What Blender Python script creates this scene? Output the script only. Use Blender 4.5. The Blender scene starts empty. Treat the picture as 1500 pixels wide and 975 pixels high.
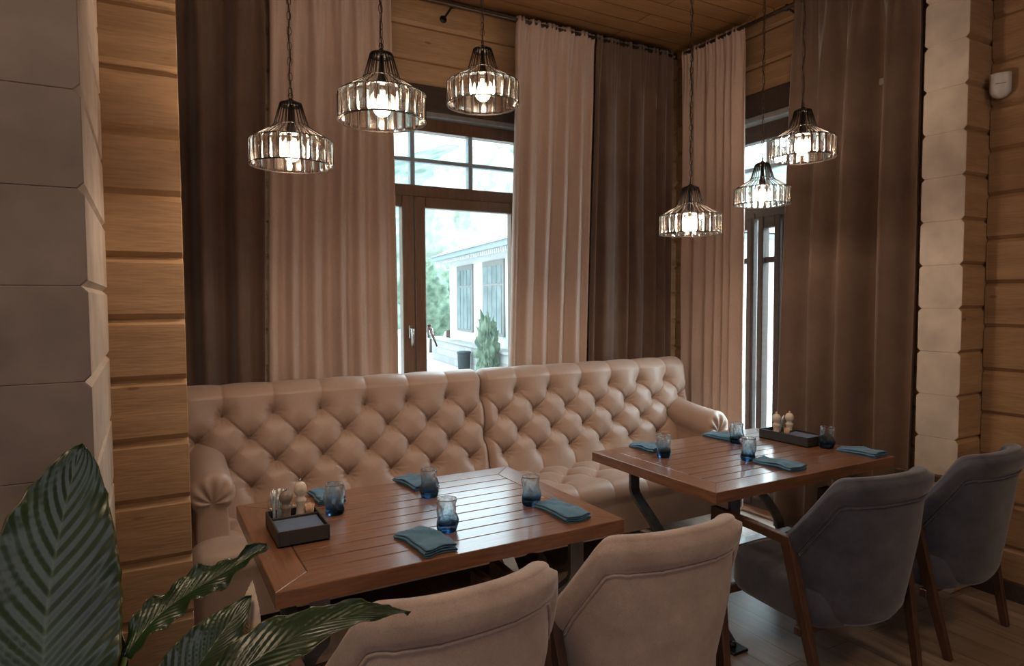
import bpy, math, random
from math import sin, cos, pi, exp, sqrt, radians
from mathutils import Vector, Matrix, noise
random.seed(7)
SC = bpy.context.scene
COL = SC.collection

# ------------------------------------------------------------------ helpers
class MB:
    """collects geometry for ONE mesh object"""
    def __init__(s): s.v=[]; s.f=[]; s.m=[]; s.sm=[]
    def add(s, vs, fs, mi=0, smooth=False, M=None):
        o=len(s.v)
        for p in vs:
            p=Vector(p)
            s.v.append(M@p if M else p)
        for f in fs: s.f.append([o+i for i in f]); s.m.append(mi); s.sm.append(smooth)
        return s
    def box(s,x0,x1,y0,y1,z0,z1,b=0.0,mi=0,M=None):
        if b<=0:
            vs=[(x,y,z) for x in(x0,x1) for y in(y0,y1) for z in(z0,z1)]
            return s.add(vs,[(0,1,3,2),(4,6,7,5),(0,4,5,1),(2,3,7,6),(0,2,6,4),(1,5,7,3)],mi,False,M)
        # chamfered box
        vs=[];idx={}
        X=(x0,x1);Y=(y0,y1);Z=(z0,z1)
        for i in(0,1):
            for j in(0,1):
                for k in(0,1):
                    sx=1-2*i;sy=1-2*j;sz=1-2*k
                    for a in range(3):
                        p=[X[i]+sx*b,Y[j]+sy*b,Z[k]+sz*b]; 
                        p[a]=(X[i],Y[j],Z[k])[a]
                        idx[(i,j,k,a)]=len(vs);vs.append(p)
        fs=[]
        for i in(0,1):
            fs.append([idx[(i,0,0,0)],idx[(i,1,0,0)],idx[(i,1,1,0)],idx[(i,0,1,0)]])
            fs.append([idx[(0,i,0,1)],idx[(1,i,0,1)],idx[(1,i,1,1)],idx[(0,i,1,1)]])
            fs.append([idx[(0,0,i,2)],idx[(1,0,i,2)],idx[(1,1,i,2)],idx[(0,1,i,2)]])
        for i in(0,1):
            for j in(0,1):
                fs.append([idx[(i,j,0,0)],idx[(i,j,1,0)],idx[(i,j,1,1)],idx[(i,j,0,1)]])
                fs.append([idx[(i,0,j,0)],idx[(i,1,j,0)],idx[(i,1,j,2)],idx[(i,0,j,2)]])
                fs.append([idx[(0,i,j,1)],idx[(1,i,j,1)],idx[(1,i,j,2)],idx[(0,i,j,2)]])
                for k in(0,1): fs.append([idx[(i,j,k,0)],idx[(i,j,k,1)],idx[(i,j,k,2)]])
        return s.add(vs,fs,mi,False,M)
    def tube(s,pts,r,n=8,mi=0,closed=False,M=None,smooth=True):
        pts=[Vector(p) for p in pts]; L=len(pts)
        if not hasattr(r,'__len__'): r=[r]*L
        rings=[]; up=None
        for i,p in enumerate(pts):
            a=pts[(i-1)%L] if (closed or i>0) else p
            b=pts[(i+1)%L] if (closed or i<L-1) else p
            t=(b-a)
            if t.length<1e-9: t=Vector((0,0,1))
            t.normalize()
            if up is None:
                up=Vector((0,0,1)) if abs(t.z)<.9 else Vector((1,0,0))
            sd=t.cross(up)
            if sd.length<1e-6: sd=t.cross(Vector((0,1,.1)))
            sd.normalize(); up=sd.cross(t).normalized()
            rings.append([p+sd*(r[i]*cos(2*pi*k/n))+up*(r[i]*sin(2*pi*k/n)) for k in range(n)])
        vs=[q for rg in rings for q in rg]; fs=[]
        for i in range(L if closed else L-1):
            j=(i+1)%L
            for k in range(n): fs.append((i*n+k,i*n+(k+1)%n,j*n+(k+1)%n,j*n+k))
        if not closed: fs.append(list(range(n))); fs.append([(L-1)*n+k for k in range(n)][::-1])
        return s.add(vs,fs,mi,smooth,M)
    def lathe(s,prof,n=24,c=(0,0,0),mi=0,fn=None,smooth=True,cap=True):
        vs=[]
        for (r,z) in prof:
            for k in range(n):
                a=2*pi*k/n; rr=r if fn is None else fn(r,z,a)
                vs.append((c[0]+rr*cos(a),c[1]+rr*sin(a),c[2]+z))
        fs=[]
        for i in range(len(prof)-1):
            for k in range(n): fs.append((i*n+k,i*n+(k+1)%n,(i+1)*n+(k+1)%n,(i+1)*n+k))
        if cap:
            fs.append(list(range(n))[::-1]); fs.append([(len(prof)-1)*n+k for k in range(n)])
        return s.add(vs,fs,mi,smooth)
    def grid(s,rows,mi=0,smooth=True,closev=False,closeu=False,M=None):
        nr=len(rows);nc=len(rows[0]); vs=[p for r in rows for p in r]; fs=[]
        for i in range(nr if closev else nr-1):
            for j in range(nc if closeu else nc-1):
                a=i;b=(i+1)%nr;c=j;d=(j+1)%nc
                fs.append((a*nc+c,a*nc+d,b*nc+d,b*nc+c))
        return s.add(vs,fs,mi,smooth,M)
    def sphere(s,c,r,n=16,mi=0,sc=(1,1,1)):
        rows=[]
        for i in range(n//2+1):
            t=pi*i/(n//2)
            rows.append([(c[0]+sc[0]*r*sin(t)*cos(2*pi*k/n),c[1]+sc[1]*r*sin(t)*sin(2*pi*k/n),c[2]+sc[2]*r*cos(t)) for k in range(n)])
        return s.grid(rows,mi,True,closeu=True)
    def build(s,name,mats,parent=None,loc=None,bevel=0,fixn=True):
        me=bpy.data.meshes.new(name)
        me.from_pydata([tuple(p) for p in s.v],[],s.f)
        if not isinstance(mats,(list,tuple)): mats=[mats]
        for m in mats: me.materials.append(m)
        for p,mi,sm in zip(me.polygons,s.m,s.sm): p.material_index=mi; p.use_smooth=sm
        me.update()
        if fixn:
            import bmesh
            b=bmesh.new(); b.from_mesh(me); bmesh.ops.remove_doubles(b,verts=b.verts,dist=1e-6); bmesh.ops.recalc_face_normals(b,faces=b.faces); b.to_mesh(me); b.free()
        o=bpy.data.objects.new(name,me); COL.objects.link(o)
        if parent: o.parent=parent
        if loc: o.location=loc
        if bevel:
            md=o.modifiers.new('bevel','BEVEL'); md.width=bevel; md.segments=2; md.limit_method='ANGLE'
        return o
def tag(o,label=None,cat=None,group=None,kind=None):
    if label: o['label']=label
    if cat: o['category']=cat
    if group: o['group']=group
    if kind: o['kind']=kind
    return o
def empty(name,loc=(0,0,0),rz=0):
    o=bpy.data.objects.new(name,None); COL.objects.link(o); o.location=loc; o.rotation_euler=(0,0,rz); o.empty_display_size=.1
    return o
def children(o): return [c for c in bpy.data.objects if c.parent==o]
def dup(o,parent=None):
    c=o.copy(); COL.objects.link(c); c.parent=parent
    for ch in children(o): dup(ch,c)
    return c

# ------------------------------------------------------------------ materials
def mat(name):
    m=bpy.data.materials.new(name); m.use_nodes=True; nt=m.node_tree; nt.nodes.clear()
    out=nt.nodes.new('ShaderNodeOutputMaterial'); b=nt.nodes.new('ShaderNodeBsdfPrincipled')
    nt.links.new(b.outputs[0],out.inputs[0]); return m,nt,b,out
def N(nt,t,**k):
    n=nt.nodes.new(t)
    for a,v in k.items():
        if a.startswith('i_'): n.inputs[a[2:].replace('_',' ')].default_value=v
        else: setattr(n,a,v)
    return n
def coords(nt,scale=(1,1,1),kind='Object',rot=(0,0,0)):
    t=N(nt,'ShaderNodeTexCoord'); mp=N(nt,'ShaderNodeMapping'); mp.inputs['Scale'].default_value=scale; mp.inputs['Rotation'].default_value=rot
    nt.links.new(t.outputs[kind],mp.inputs[0]); return mp.outputs[0]
def ramp(nt,src,stops):
    r=N(nt,'ShaderNodeValToRGB'); e=r.color_ramp.elements
    while len(e)<len(stops): e.new(.5)
    for el,(p,c) in zip(e,stops): el.position=p; el.color=(c[0],c[1],c[2],1) if len(c)==3 else c
    nt.links.new(src,r.inputs[0]); return r.outputs[0]
def bump(nt,b,src,strength=.3,dist=.01):
    n=N(nt,'ShaderNodeBump'); n.inputs['Strength'].default_value=strength; n.inputs['Distance'].default_value=dist
    nt.links.new(src,n.inputs['Height']); nt.links.new(n.outputs[0],b.inputs['Normal'])
def mixc(nt,fac,a,b,mode='MIX'):
    m=N(nt,'ShaderNodeMix',data_type='RGBA',blend_type=mode)
    if isinstance(fac,(int,float)): m.inputs[0].default_value=fac
    else: nt.links.new(fac,m.inputs[0])
    for s,i in((a,6),(b,7)):
        if isinstance(s,(tuple,list)): m.inputs[i].default_value=(*s[:3],1)
        else: nt.links.new(s,m.inputs[i])
    return m.outputs[2]
def wood(name,c1,c2,grain='X',rough=.5,knots=True,sc=1.0,dark=None,coat=0,bs=.25,island=.0,spec=.5):
    m,nt,b,_=mat(name)
    s={'X':(1.2*sc,14*sc,14*sc),'Y':(14*sc,1.2*sc,14*sc),'Z':(14*sc,14*sc,1.2*sc)}[grain]
    co=coords(nt,s)
    n1=N(nt,'ShaderNodeTexNoise'); n1.inputs['Scale'].default_value=1.6; n1.inputs['Detail'].default_value=8; n1.inputs['Distortion'].default_value=.6
    nt.links.new(co,n1.inputs['Vector'])
    col=ramp(nt,n1.outputs[0],[(.3,c2),(.7,c1)])
    s3=tuple(x*5 for x in s); co3=coords(nt,s3)
    n3=N(nt,'ShaderNodeTexNoise'); n3.inputs['Scale'].default_value=2.5; n3.inputs['Detail'].default_value=4
    nt.links.new(co3,n3.inputs['Vector'])
    g=ramp(nt,n3.outputs[0],[(.35,(.72,.70,.68)),(.6,(1,1,1))]); col=mixc(nt,.6,col,g,'MULTIPLY')
    n2=N(nt,'ShaderNodeTexNoise'); n2.inputs['Scale'].default_value=1.3; n2.inputs['Detail'].default_value=2
    nt.links.new(coords(nt),n2.inputs['Vector'])
    g2=ramp(nt,n2.outputs[0],[(.3,(.78,.76,.75)),(.7,(1,1,1))]); col=mixc(nt,.7,col,g2,'MULTIPLY')
    if knots:
        ks={'X':(1,3,3),'Y':(3,1,3),'Z':(3,3,1)}[grain]
        v=N(nt,'ShaderNodeTexVoronoi'); v.inputs['Scale'].default_value=2.2; v.inputs['Randomness'].default_value=1
        nt.links.new(coords(nt,tuple(k*.9 for k in ks)),v.inputs['Vector'])
        kk=ramp(nt,v.outputs['Distance'],[(.0,(.30,.2,.14)),(.035,(.45,.32,.25)),(.06,(1,1,1))]); col=mixc(nt,.75,col,kk,'MULTIPLY')
    if island:
        gi=N(nt,'ShaderNodeNewGeometry'); g4=ramp(nt,gi.outputs['Random Per Island'],[(0,(1-island,)*3),(1,(1,1,1))]); col=mixc(nt,1,col,g4,'MULTIPLY')
    nt.links.new(col,b.inputs['Base Color'])
    b.inputs['Roughness'].default_value=rough; b.inputs['Specular IOR Level'].default_value=spec
    b.inputs['Coat Weight'].default_value=coat; b.inputs['Coat Roughness'].default_value=.18
    bump(nt,b,n3.outputs[0],bs,.004)
    return m
def fabric(name,c1,c2,rough=.9,weave=(900,900,900),sheen=.3,blot=6,bs=.15,trans=0,noise_s=None):
    m,nt,b,out=mat(name)
    n=N(nt,'ShaderNodeTexNoise'); n.inputs['Scale'].default_value=blot; n.inputs['Detail'].default_value=6; n.inputs['Roughness'].default_value=.65
    nt.links.new(coords(nt),n.inputs['Vector'])
    col=ramp(nt,n.outputs[0],[(.3,c2),(.7,c1)])
    n2=N(nt,'ShaderNodeTexNoise'); n2.inputs['Scale'].default_value=1; n2.inputs['Detail'].default_value=3
    nt.links.new(coords(nt,weave),n2.inputs['Vector'])
    g=ramp(nt,n2.outputs[0],[(.35,(.8,.8,.8)),(.65,(1,1,1))]); col=mixc(nt,.7,col,g,'MULTIPLY')
    nt.links.new(col,b.inputs['Base Color']); b.inputs['Roughness'].default_value=rough
    b.inputs['Sheen Weight'].default_value=sheen; b.inputs['Sheen Roughness'].default_value=.45
    b.inputs['Specular IOR Level'].default_value=.25
    bump(nt,b,n2.outputs[0],bs,.002)
    if trans:
        t=N(nt,'ShaderNodeBsdfTranslucent'); nt.links.new(col,t.inputs[0]); mx=N(nt,'ShaderNodeMixShader'); mx.inputs[0].default_value=trans
        nt.links.new(b.outputs[0],mx.inputs[1]); nt.links.new(t.outputs[0],mx.inputs[2]); nt.links.new(mx.outputs[0],out.inputs[0])
    return m
def plain(name,c,rough=.5,metal=0,spec=.5,var=.12,sc=20,bs=.05,coat=0):
    m,nt,b,_=mat(name)
    n=N(nt,'ShaderNodeTexNoise'); n.inputs['Scale'].default_value=sc; n.inputs['Detail'].default_value=4
    nt.links.new(coords(nt),n.inputs['Vector'])
    d=tuple(x*(1-var) for x in c); l=tuple(min(1,x*(1+var)) for x in c)
    nt.links.new(ramp(nt,n.outputs[0],[(.3,d),(.7,l)]),b.inputs['Base Color'])
    b.inputs['Roughness'].default_value=rough; b.inputs['Metallic'].default_value=metal; b.inputs['Specular IOR Level'].default_value=spec
    b.inputs['Coat Weight'].default_value=coat
    if bs: bump(nt,b,n.outputs[0],bs,.003)
    return m
def emit(name,c,s):
    m=bpy.data.materials.new(name); m.use_nodes=True; nt=m.node_tree; nt.nodes.clear()
    o=nt.nodes.new('ShaderNodeOutputMaterial'); e=nt.nodes.new('ShaderNodeEmission'); e.inputs[0].default_value=(*c,1); e.inputs[1].default_value=s
    nt.links.new(e.outputs[0],o.inputs[0]); return m

M={}
M['log']=wood('pine_log',(.50,.31,.165),(.36,.21,.105),'X',.6,True,.8,bs=.3,island=.14)
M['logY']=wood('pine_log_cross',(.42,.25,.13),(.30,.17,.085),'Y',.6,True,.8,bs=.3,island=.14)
M['log_end']=plain('log_end_paint',(.42,.335,.27),.75,var=.16,sc=7,bs=.15)
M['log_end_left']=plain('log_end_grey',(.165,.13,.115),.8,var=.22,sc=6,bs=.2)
M['ceil']=None
M['table']=wood('oiled_oak',(.31,.14,.072),(.175,.072,.036),'X',.30,False,3.2,coat=.9,bs=.2,island=.16)
M['tableY']=wood('oiled_oak_cross',(.31,.14,.072),(.175,.072,.036),'Y',.30,False,3.2,coat=.9,bs=.2,island=.16)
M['gap']=plain('board_gap',(.03,.015,.008),.8)
M['frame']=wood('window_brown',(.16,.075,.038),(.11,.05,.026),'Z',.4,False,1.5,bs=.1)
M['lintel']=wood('lintel_dark',(.06,.033,.022),(.04,.022,.015),'X',.7,False,1.5,bs=.1)
M['leg']=wood('walnut_leg',(.10,.046,.026),(.055,.026,.016),'Z',.4,False,2.5,bs=.1)
M['sofa']=fabric('sofa_leatherette',(.44,.305,.24),(.39,.265,.205),.42,(300,300,300),.15,3,.06)
M['sofa'].node_tree.nodes['Principled BSDF'].inputs['Specular IOR Level'].default_value=.45
M['sofa_seat']=M['sofa']
M['button']=plain('sofa_button_shaded',(.20,.125,.085),.6)  # same fabric as the sofa; shade of the tufts is put into the colour
M['brown']=fabric('brown_curtain',(.155,.095,.067),(.11,.066,.046),.85,(900,900,60),.4,5,.25)
M['beige']=fabric('beige_curtain',(.60,.445,.365),(.55,.40,.325),.9,(700,700,60),.15,4,.15,trans=.12)
M['taupe']=fabric('taupe_velvet',(.44,.335,.295),(.29,.215,.185),.75,(260,260,260),.4,7,.25)
M['slate']=fabric('slate_velvet',(.082,.080,.105),(.030,.031,.048),.75,(260,260,260),.35,7,.25)
M['napkin']=fabric('teal_linen',(.085,.20,.31),(.05,.13,.21),.9,(900,900,900),.2,20,.25)
M['napkin_dark']=fabric('navy_paper',(.10,.14,.22),(.08,.11,.18),.8,(500,500,500),.1,20,.1)
M['black']=plain('black_iron',(.03,.024,.02),.45,.7)
M['bronze']=plain('bronze_wire',(.10,.07,.05),.4,.8)
M['steel']=plain('brushed_steel',(.17,.17,.175),.42,.8,var=.2)
M['chrome']=plain('satin_chrome',(.6,.6,.6),.25,1,var=.05)
M['white']=plain('white_plastic',(.48,.45,.44),.4,var=.03)
M['creamwood']=wood('cream_mill',(.72,.62,.52),(.58,.48,.40),'X',.4,False,4,bs=.1)
M['greywood']=wood('grey_mill',(.30,.23,.18),(.16,.12,.10),'X',.35,False,4,bs=.1)
M['caddy']=plain('dark_caddy',(.030,.025,.022),.45)
M['pick']=wood('birch_pick',(.75,.5,.33),(.6,.38,.24),'Z',.6,False,6,bs=.05)
M['foil']=plain('foil_wrap',(.75,.8,.85),.2,.35,var=.3,sc=90,bs=.8)
M['dark']=plain('dark_void',(.012,.01,.01),.9)
M['oil']=plain('oil_bottle',(.10,.06,.012),.15,var=.1,coat=.5)

def glassmat(name,thin=True,tint=(.93,.97,.97)):
    m=bpy.data.materials.new(name); m.use_nodes=True; nt=m.node_tree; nt.nodes.clear()
    o=N(nt,'ShaderNodeOutputMaterial'); t=N(nt,'ShaderNodeBsdfTransparent'); t.inputs[0].default_value=(*tint,1)
    g=N(nt,'ShaderNodeBsdfGlossy'); g.inputs['Roughness'].default_value=.03
    n=N(nt,'ShaderNodeTexNoise'); n.inputs['Scale'].default_value=1.5; nt.links.new(coords(nt),n.inputs['Vector'])
    bp=N(nt,'ShaderNodeBump'); bp.inputs['Strength'].default_value=.02; nt.links.new(n.outputs[0],bp.inputs['Height']); nt.links.new(bp.outputs[0],g.inputs['Normal'])
    f=N(nt,'ShaderNodeLayerWeight'); f.inputs[0].default_value=.5
    pw=N(nt,'ShaderNodeMath',operation='POWER'); nt.links.new(f.outputs['Facing'],pw.inputs[0]); pw.inputs[1].default_value=4
    ad=N(nt,'ShaderNodeMath',operation='MULTIPLY_ADD'); nt.links.new(pw.outputs[0],ad.inputs[0]); ad.inputs[1].default_value=.6; ad.inputs[2].default_value=.04
    mx=N(nt,'ShaderNodeMixShader'); nt.links.new(ad.outputs[0],mx.inputs[0]); nt.links.new(t.outputs[0],mx.inputs[1]); nt.links.new(g.outputs[0],mx.inputs[2]); nt.links.new(mx.outputs[0],o.inputs[0]); return m
M['pane']=glassmat('window_glass')
def crystalmat():
    m=bpy.data.materials.new('crystal'); m.use_nodes=True; nt=m.node_tree; nt.nodes.clear()
    o=N(nt,'ShaderNodeOutputMaterial'); t=N(nt,'ShaderNodeBsdfTransparent'); t.inputs[0].default_value=(.97,.93,.9,1)
    g=N(nt,'ShaderNodeBsdfGlass'); g.inputs['IOR'].default_value=1.52; g.inputs['Roughness'].default_value=.10; g.inputs[0].default_value=(1,.97,.94,1)
    n=N(nt,'ShaderNodeTexNoise'); n.inputs['Scale'].default_value=60; nt.links.new(coords(nt),n.inputs['Vector'])
    bp=N(nt,'ShaderNodeBump'); bp.inputs['Strength'].default_value=.25; bp.inputs['Distance'].default_value=.003; nt.links.new(n.outputs[0],bp.inputs['Height']); nt.links.new(bp.outputs[0],g.inputs['Normal'])
    mx=N(nt,'ShaderNodeMixShader'); mx.inputs[0].default_value=.6; nt.links.new(t.outputs[0],mx.inputs[1]); nt.links.new(g.outputs[0],mx.inputs[2]); nt.links.new(mx.outputs[0],o.inputs[0]); return m
M['crystal']=crystalmat()
def tumblermat():
    m=bpy.data.materials.new('blue_tumbler_glass'); m.use_nodes=True; nt=m.node_tree; nt.nodes.clear()
    o=N(nt,'ShaderNodeOutputMaterial')
    tc=N(nt,'ShaderNodeTexCoord'); sp=N(nt,'ShaderNodeSeparateXYZ'); nt.links.new(tc.outputs['Object'],sp.inputs[0])
    mr=N(nt,'ShaderNodeMapRange'); mr.inputs[1].default_value=0; mr.inputs[2].default_value=.10; nt.links.new(sp.outputs[2],mr.inputs[0])
    col=ramp(nt,mr.outputs[0],[(0,(.20,.32,.46)),(.22,(.34,.50,.62)),(.45,(.80,.89,.93)),(1,(.97,.985,.99))])
    g=N(nt,'ShaderNodeBsdfGlass'); g.inputs['IOR'].default_value=1.5; g.inputs['Roughness'].default_value=0; nt.links.new(col,g.inputs[0])
    t=N(nt,'ShaderNodeBsdfTransparent'); nt.links.new(col,t.inputs[0])
    mx=N(nt,'ShaderNodeMixShader'); mx.inputs[0].default_value=.7; nt.links.new(t.outputs[0],mx.inputs[1]); nt.links.new(g.outputs[0],mx.inputs[2]); nt.links.new(mx.outputs[0],o.inputs[0]); return m
M['tumbler']=tumblermat()
M['jar']=glassmat('jar_glass',tint=(.9,.93,.93))
def bulbmat():
    m=bpy.data.materials.new('bulb_glow'); m.use_nodes=True; nt=m.node_tree; nt.nodes.clear()
    o=N(nt,'ShaderNodeOutputMaterial'); t=N(nt,'ShaderNodeBsdfTransparent'); e=N(nt,'ShaderNodeEmission'); e.inputs[0].default_value=(1,.80,.58,1); e.inputs[1].default_value=6
    a=N(nt,'ShaderNodeAddShader'); nt.links.new(t.outputs[0],a.inputs[0]); nt.links.new(e.outputs[0],a.inputs[1]); nt.links.new(a.outputs[0],o.inputs[0]); return m
M['bulb']=bulbmat()
M['clearbulb']=glassmat('bulb_glass',tint=(.98,.95,.9))

def planks(name,c1,c2,w,along,rough,gap=.012,length=2.2,bs=.3,coat=0,seam=(.25,.2,.16)):
    m,nt,b,_=mat(name)
    rot=(0,0,0) if along=='X' else (0,0,pi/2)
    br=N(nt,'ShaderNodeTexBrick'); br.offset=.37
    nt.links.new(coords(nt,(1,1,1),'Object',rot),br.inputs['Vector'])
    br.inputs['Color1'].default_value=(*c1,1); br.inputs['Color2'].default_value=(*c2,1); br.inputs['Mortar'].default_value=(c2[0]*seam[0],c2[1]*seam[1],c2[2]*seam[2],1)
    br.inputs['Scale'].default_value=1; br.inputs['Mortar Size'].default_value=gap*.5; br.inputs['Brick Width'].default_value=length; br.inputs['Row Height'].default_value=w; br.inputs['Mortar Smooth'].default_value=.3
    s=(1.5,25,1) if along=='X' else (25,1.5,1)
    n=N(nt,'ShaderNodeTexNoise'); n.inputs['Scale'].default_value=1.5; n.inputs['Detail'].default_value=8; n.inputs['Distortion'].default_value=.5
    nt.links.new(coords(nt,s),n.inputs['Vector'])
    g=ramp(nt,n.outputs[0],[(.3,(.6,.58,.55)),(.7,(1,1,1))]); col=mixc(nt,.8,br.outputs['Color'],g,'MULTIPLY')
    n2=N(nt,'ShaderNodeTexNoise'); n2.inputs['Scale'].default_value=2.2; nt.links.new(coords(nt),n2.inputs['Vector'])
    g=ramp(nt,n2.outputs[0],[(.3,(.75,.75,.75)),(.7,(1,1,1))]); col=mixc(nt,.7,col,g,'MULTIPLY')
    nt.links.new(col,b.inputs['Base Color']); b.inputs['Roughness'].default_value=rough; b.inputs['Coat Weight'].default_value=coat; b.inputs['Coat Roughness'].default_value=.3
    iv=N(nt,'ShaderNodeMath',operation='MULTIPLY_ADD'); iv.inputs[1].default_value=-1.0; iv.inputs[2].default_value=1; nt.links.new(br.outputs['Fac'],iv.inputs[0])
    bump(nt,b,iv.outputs[0],bs,.006)
    return m
M['ceil']=planks('ceiling_boards',(.40,.205,.085),(.33,.165,.065),.155,'X',.45,.008,3.1,.6)
M['floor']=planks('floor_boards',(.36,.265,.21),(.27,.195,.15),.16,'Y',.38,.004,1.3,.15,.2)
M['paving']=plain('paving',(.50,.50,.49),.9,var=.08,sc=3)
M['stucco']=plain('stucco',(.50,.49,.48),.9,var=.03,sc=4)
M['trim']=plain('shutter_trim',(.17,.165,.16),.7)
M['house_glass']=plain('house_glass',(.15,.18,.19),.3,var=.3,sc=2)
M['gutter']=plain('gutter_blue',(.22,.27,.30),.5)
M['bin']=plain('bin_plastic',(.02,.03,.035),.6)
def tilemat():
    m,nt,b,_=mat('roof_tiles'); w=N(nt,'ShaderNodeTexWave',wave_type='BANDS',bands_direction='X'); w.inputs['Scale'].default_value=2.2; w.inputs['Distortion'].default_value=.3
    nt.links.new(coords(nt),w.inputs['Vector']); nt.links.new(ramp(nt,w.outputs[0],[(.1,(.22,.18,.165)),(.6,(.38,.33,.31))]),b.inputs['Base Color']); b.inputs['Roughness'].default_value=.9; return m
M['tiles']=tilemat()
def stonemat():
    m,nt,b,_=mat('stone_wall'); br=N(nt,'ShaderNodeTexBrick'); nt.links.new(coords(nt,(1,1,1),'Object',(pi/2,0,0)),br.inputs['Vector'])
    br.inputs['Color1'].default_value=(.36,.35,.34,1);br.inputs['Color2'].default_value=(.25,.245,.24,1);br.inputs['Mortar'].default_value=(.25,.25,.25,1)
    br.inputs['Scale'].default_value=1;br.inputs['Brick Width'].default_value=.7;br.inputs['Row Height'].default_value=.26;br.inputs['Mortar Size'].default_value=.02
    nt.links.new(br.outputs[0],b.inputs['Base Color']); b.inputs['Roughness'].default_value=.9; return m
M['stone']=stonemat()
def foliage(name,c1,c2,sc=4):
    m,nt,b,_=mat(name); n=N(nt,'ShaderNodeTexNoise'); n.inputs['Scale'].default_value=sc; n.inputs['Detail'].default_value=8
    nt.links.new(coords(nt),n.inputs['Vector']); nt.links.new(ramp(nt,n.outputs[0],[(.35,c2),(.65,c1)]),b.inputs['Base Color']); b.inputs['Roughness'].default_value=.9
    bump(nt,b,n.outputs[0],.8,.1); return m
M['fol1']=foliage('foliage_hill',(.15,.20,.155),(.05,.075,.06),.35)
M['fol2']=foliage('foliage_pale',(.36,.38,.32),(.20,.24,.20),2)
M['fol3']=foliage('foliage_bush',(.16,.22,.15),(.05,.085,.06),3)

def leafmat():
    m,nt,b,out=mat('lily_leaf')
    at=N(nt,'ShaderNodeUVMap'); sp=N(nt,'ShaderNodeSeparateXYZ'); nt.links.new(at.outputs[0],sp.inputs[0])
    # veins leave the midrib diagonally: v + |u| bands
    ab=N(nt,'ShaderNodeMath',operation='ABSOLUTE'); nt.links.new(sp.outputs[0],ab.inputs[0])
    ma=N(nt,'ShaderNodeMath',operation='MULTIPLY_ADD'); ma.inputs[1].default_value=-.26; nt.links.new(ab.outputs[0],ma.inputs[0]); nt.links.new(sp.outputs[1],ma.inputs[2])
    mu=N(nt,'ShaderNodeMath',operation='MULTIPLY'); mu.inputs[1].default_value=105; nt.links.new(ma.outputs[0],mu.inputs[0])
    si=N(nt,'ShaderNodeMath',operation='SINE'); nt.links.new(mu.outputs[0],si.inputs[0])
    n=N(nt,'ShaderNodeTexNoise'); n.inputs['Scale'].default_value=14; n.inputs['Detail'].default_value=5; nt.links.new(coords(nt),n.inputs['Vector'])
    c=ramp(nt,n.outputs[0],[(.3,(.006,.018,.008)),(.7,(.020,.048,.014))])
    v=ramp(nt,si.outputs[0],[(.1,(.7,.75,.6)),(1,(1.0,1.0,1.0))]); c=mixc(nt,.5,c,v,'MULTIPLY')
    mid=ramp(nt,ab.outputs[0],[(.0,(1,1,1)),(.035,(0,0,0))]); c=mixc(nt,mid,c,(.045,.075,.03))
    edge=ramp(nt,ab.outputs[0],[(.93,(0,0,0)),(1,(1,1,1))]); c=mixc(nt,edge,c,(.07,.07,.02))
    nt.links.new(c,b.inputs['Base Color']); b.inputs['Roughness'].default_value=.33; b.inputs['Specular IOR Level'].default_value=.6
    bump(nt,b,si.outputs[0],.16,.004)
    t=N(nt,'ShaderNodeBsdfTranslucent'); nt.links.new(mixc(nt,.5,c,(.12,.25,.04)),t.inputs[0]); mx=N(nt,'ShaderNodeMixShader'); mx.inputs[0].default_value=.12
    nt.links.new(b.outputs[0],mx.inputs[1]); nt.links.new(t.outputs[0],mx.inputs[2]); nt.links.new(mx.outputs[0],out.inputs[0])
    return m
M['leaf']=leafmat()
M['leaf_young']=foliage('young_leaf',(.16,.26,.05),(.09,.16,.03),30)
M['bract']=plain('dry_bract',(.50,.40,.33),.6)
M['stem']=plain('green_stem',(.12,.17,.05),.5)
M['pot']=plain('pot_ceramic',(.10,.09,.085),.4)
M['soil']=plain('soil',(.04,.025,.018),1,var=.4,sc=60,bs=.6)

# ------------------------------------------------------------------ room shell
ZC=3.50; YW=4.05; XW=3.80
def struct(mb,name,mats,**k):
    o=mb.build(name,mats,**k); o['kind']='structure'; return o
def logs(mb,axis,a0,a1,b0,b1,seams,z0,z1,c=.019,mi=0,mend=1):
    """stack of chamfered logs; axis X: along x from a0..a1, thickness y b0..b1"""
    zs=[z0]+[s for s in seams if z0+.02<s<z1-.02]+[z1]
    for lo,hi in zip(zs[:-1],zs[1:]):
        cc=c; cu=cc if hi<z1 or True else 0
        pr=[(b0+cc,lo),(b1-cc,lo),(b1,lo+cc),(b1,hi-cc),(b1-cc,hi),(b0+cc,hi),(b0,hi-cc),(b0,lo+cc)]
        pr=[(b0+cc,lo),(b1-cc,lo),(b1,lo+cc*1.05),(b1,hi-cc*1.05),(b1-cc,hi),(b0+cc,hi),(b0,hi-cc*1.05),(b0,lo+cc*1.05)]
        vs=[]
        for a in (a0,a1):
            for (bb,z) in pr: vs.append((a,bb,z) if axis=='X' else (bb,a,z))
        fs=[(i,(i+1)%8,8+(i+1)%8,8+i) for i in range(8)]
        mb.add(vs,fs,mi)
        k_=.0022; cb=(b0+b1)/2; cz_=(lo+hi)/2; ins=[]
        for a,dd in ((a0,-k_),(a1,k_)):
            for (bb,z) in pr:
                q=(bb-k_*(1 if bb>cb else -1),z-k_*(1 if z>cz_ else -1)); ins.append((a+dd,)+q if axis=='X' else (q[0],a+dd,q[1]))
        vv=vs+ins
        mb.add(vv,[tuple(range(16,24))[::-1],tuple(range(24,32))]+[(i,(i+1)%8,16+(i+1)%8,16+i) for i in range(8)]+[(8+i,8+(i+1)%8,24+(i+1)%8,24+i) for i in range(8)],mend)
def seams(anchor,pitch): return sorted(anchor+pitch*k for k in range(-20,20))
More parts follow.
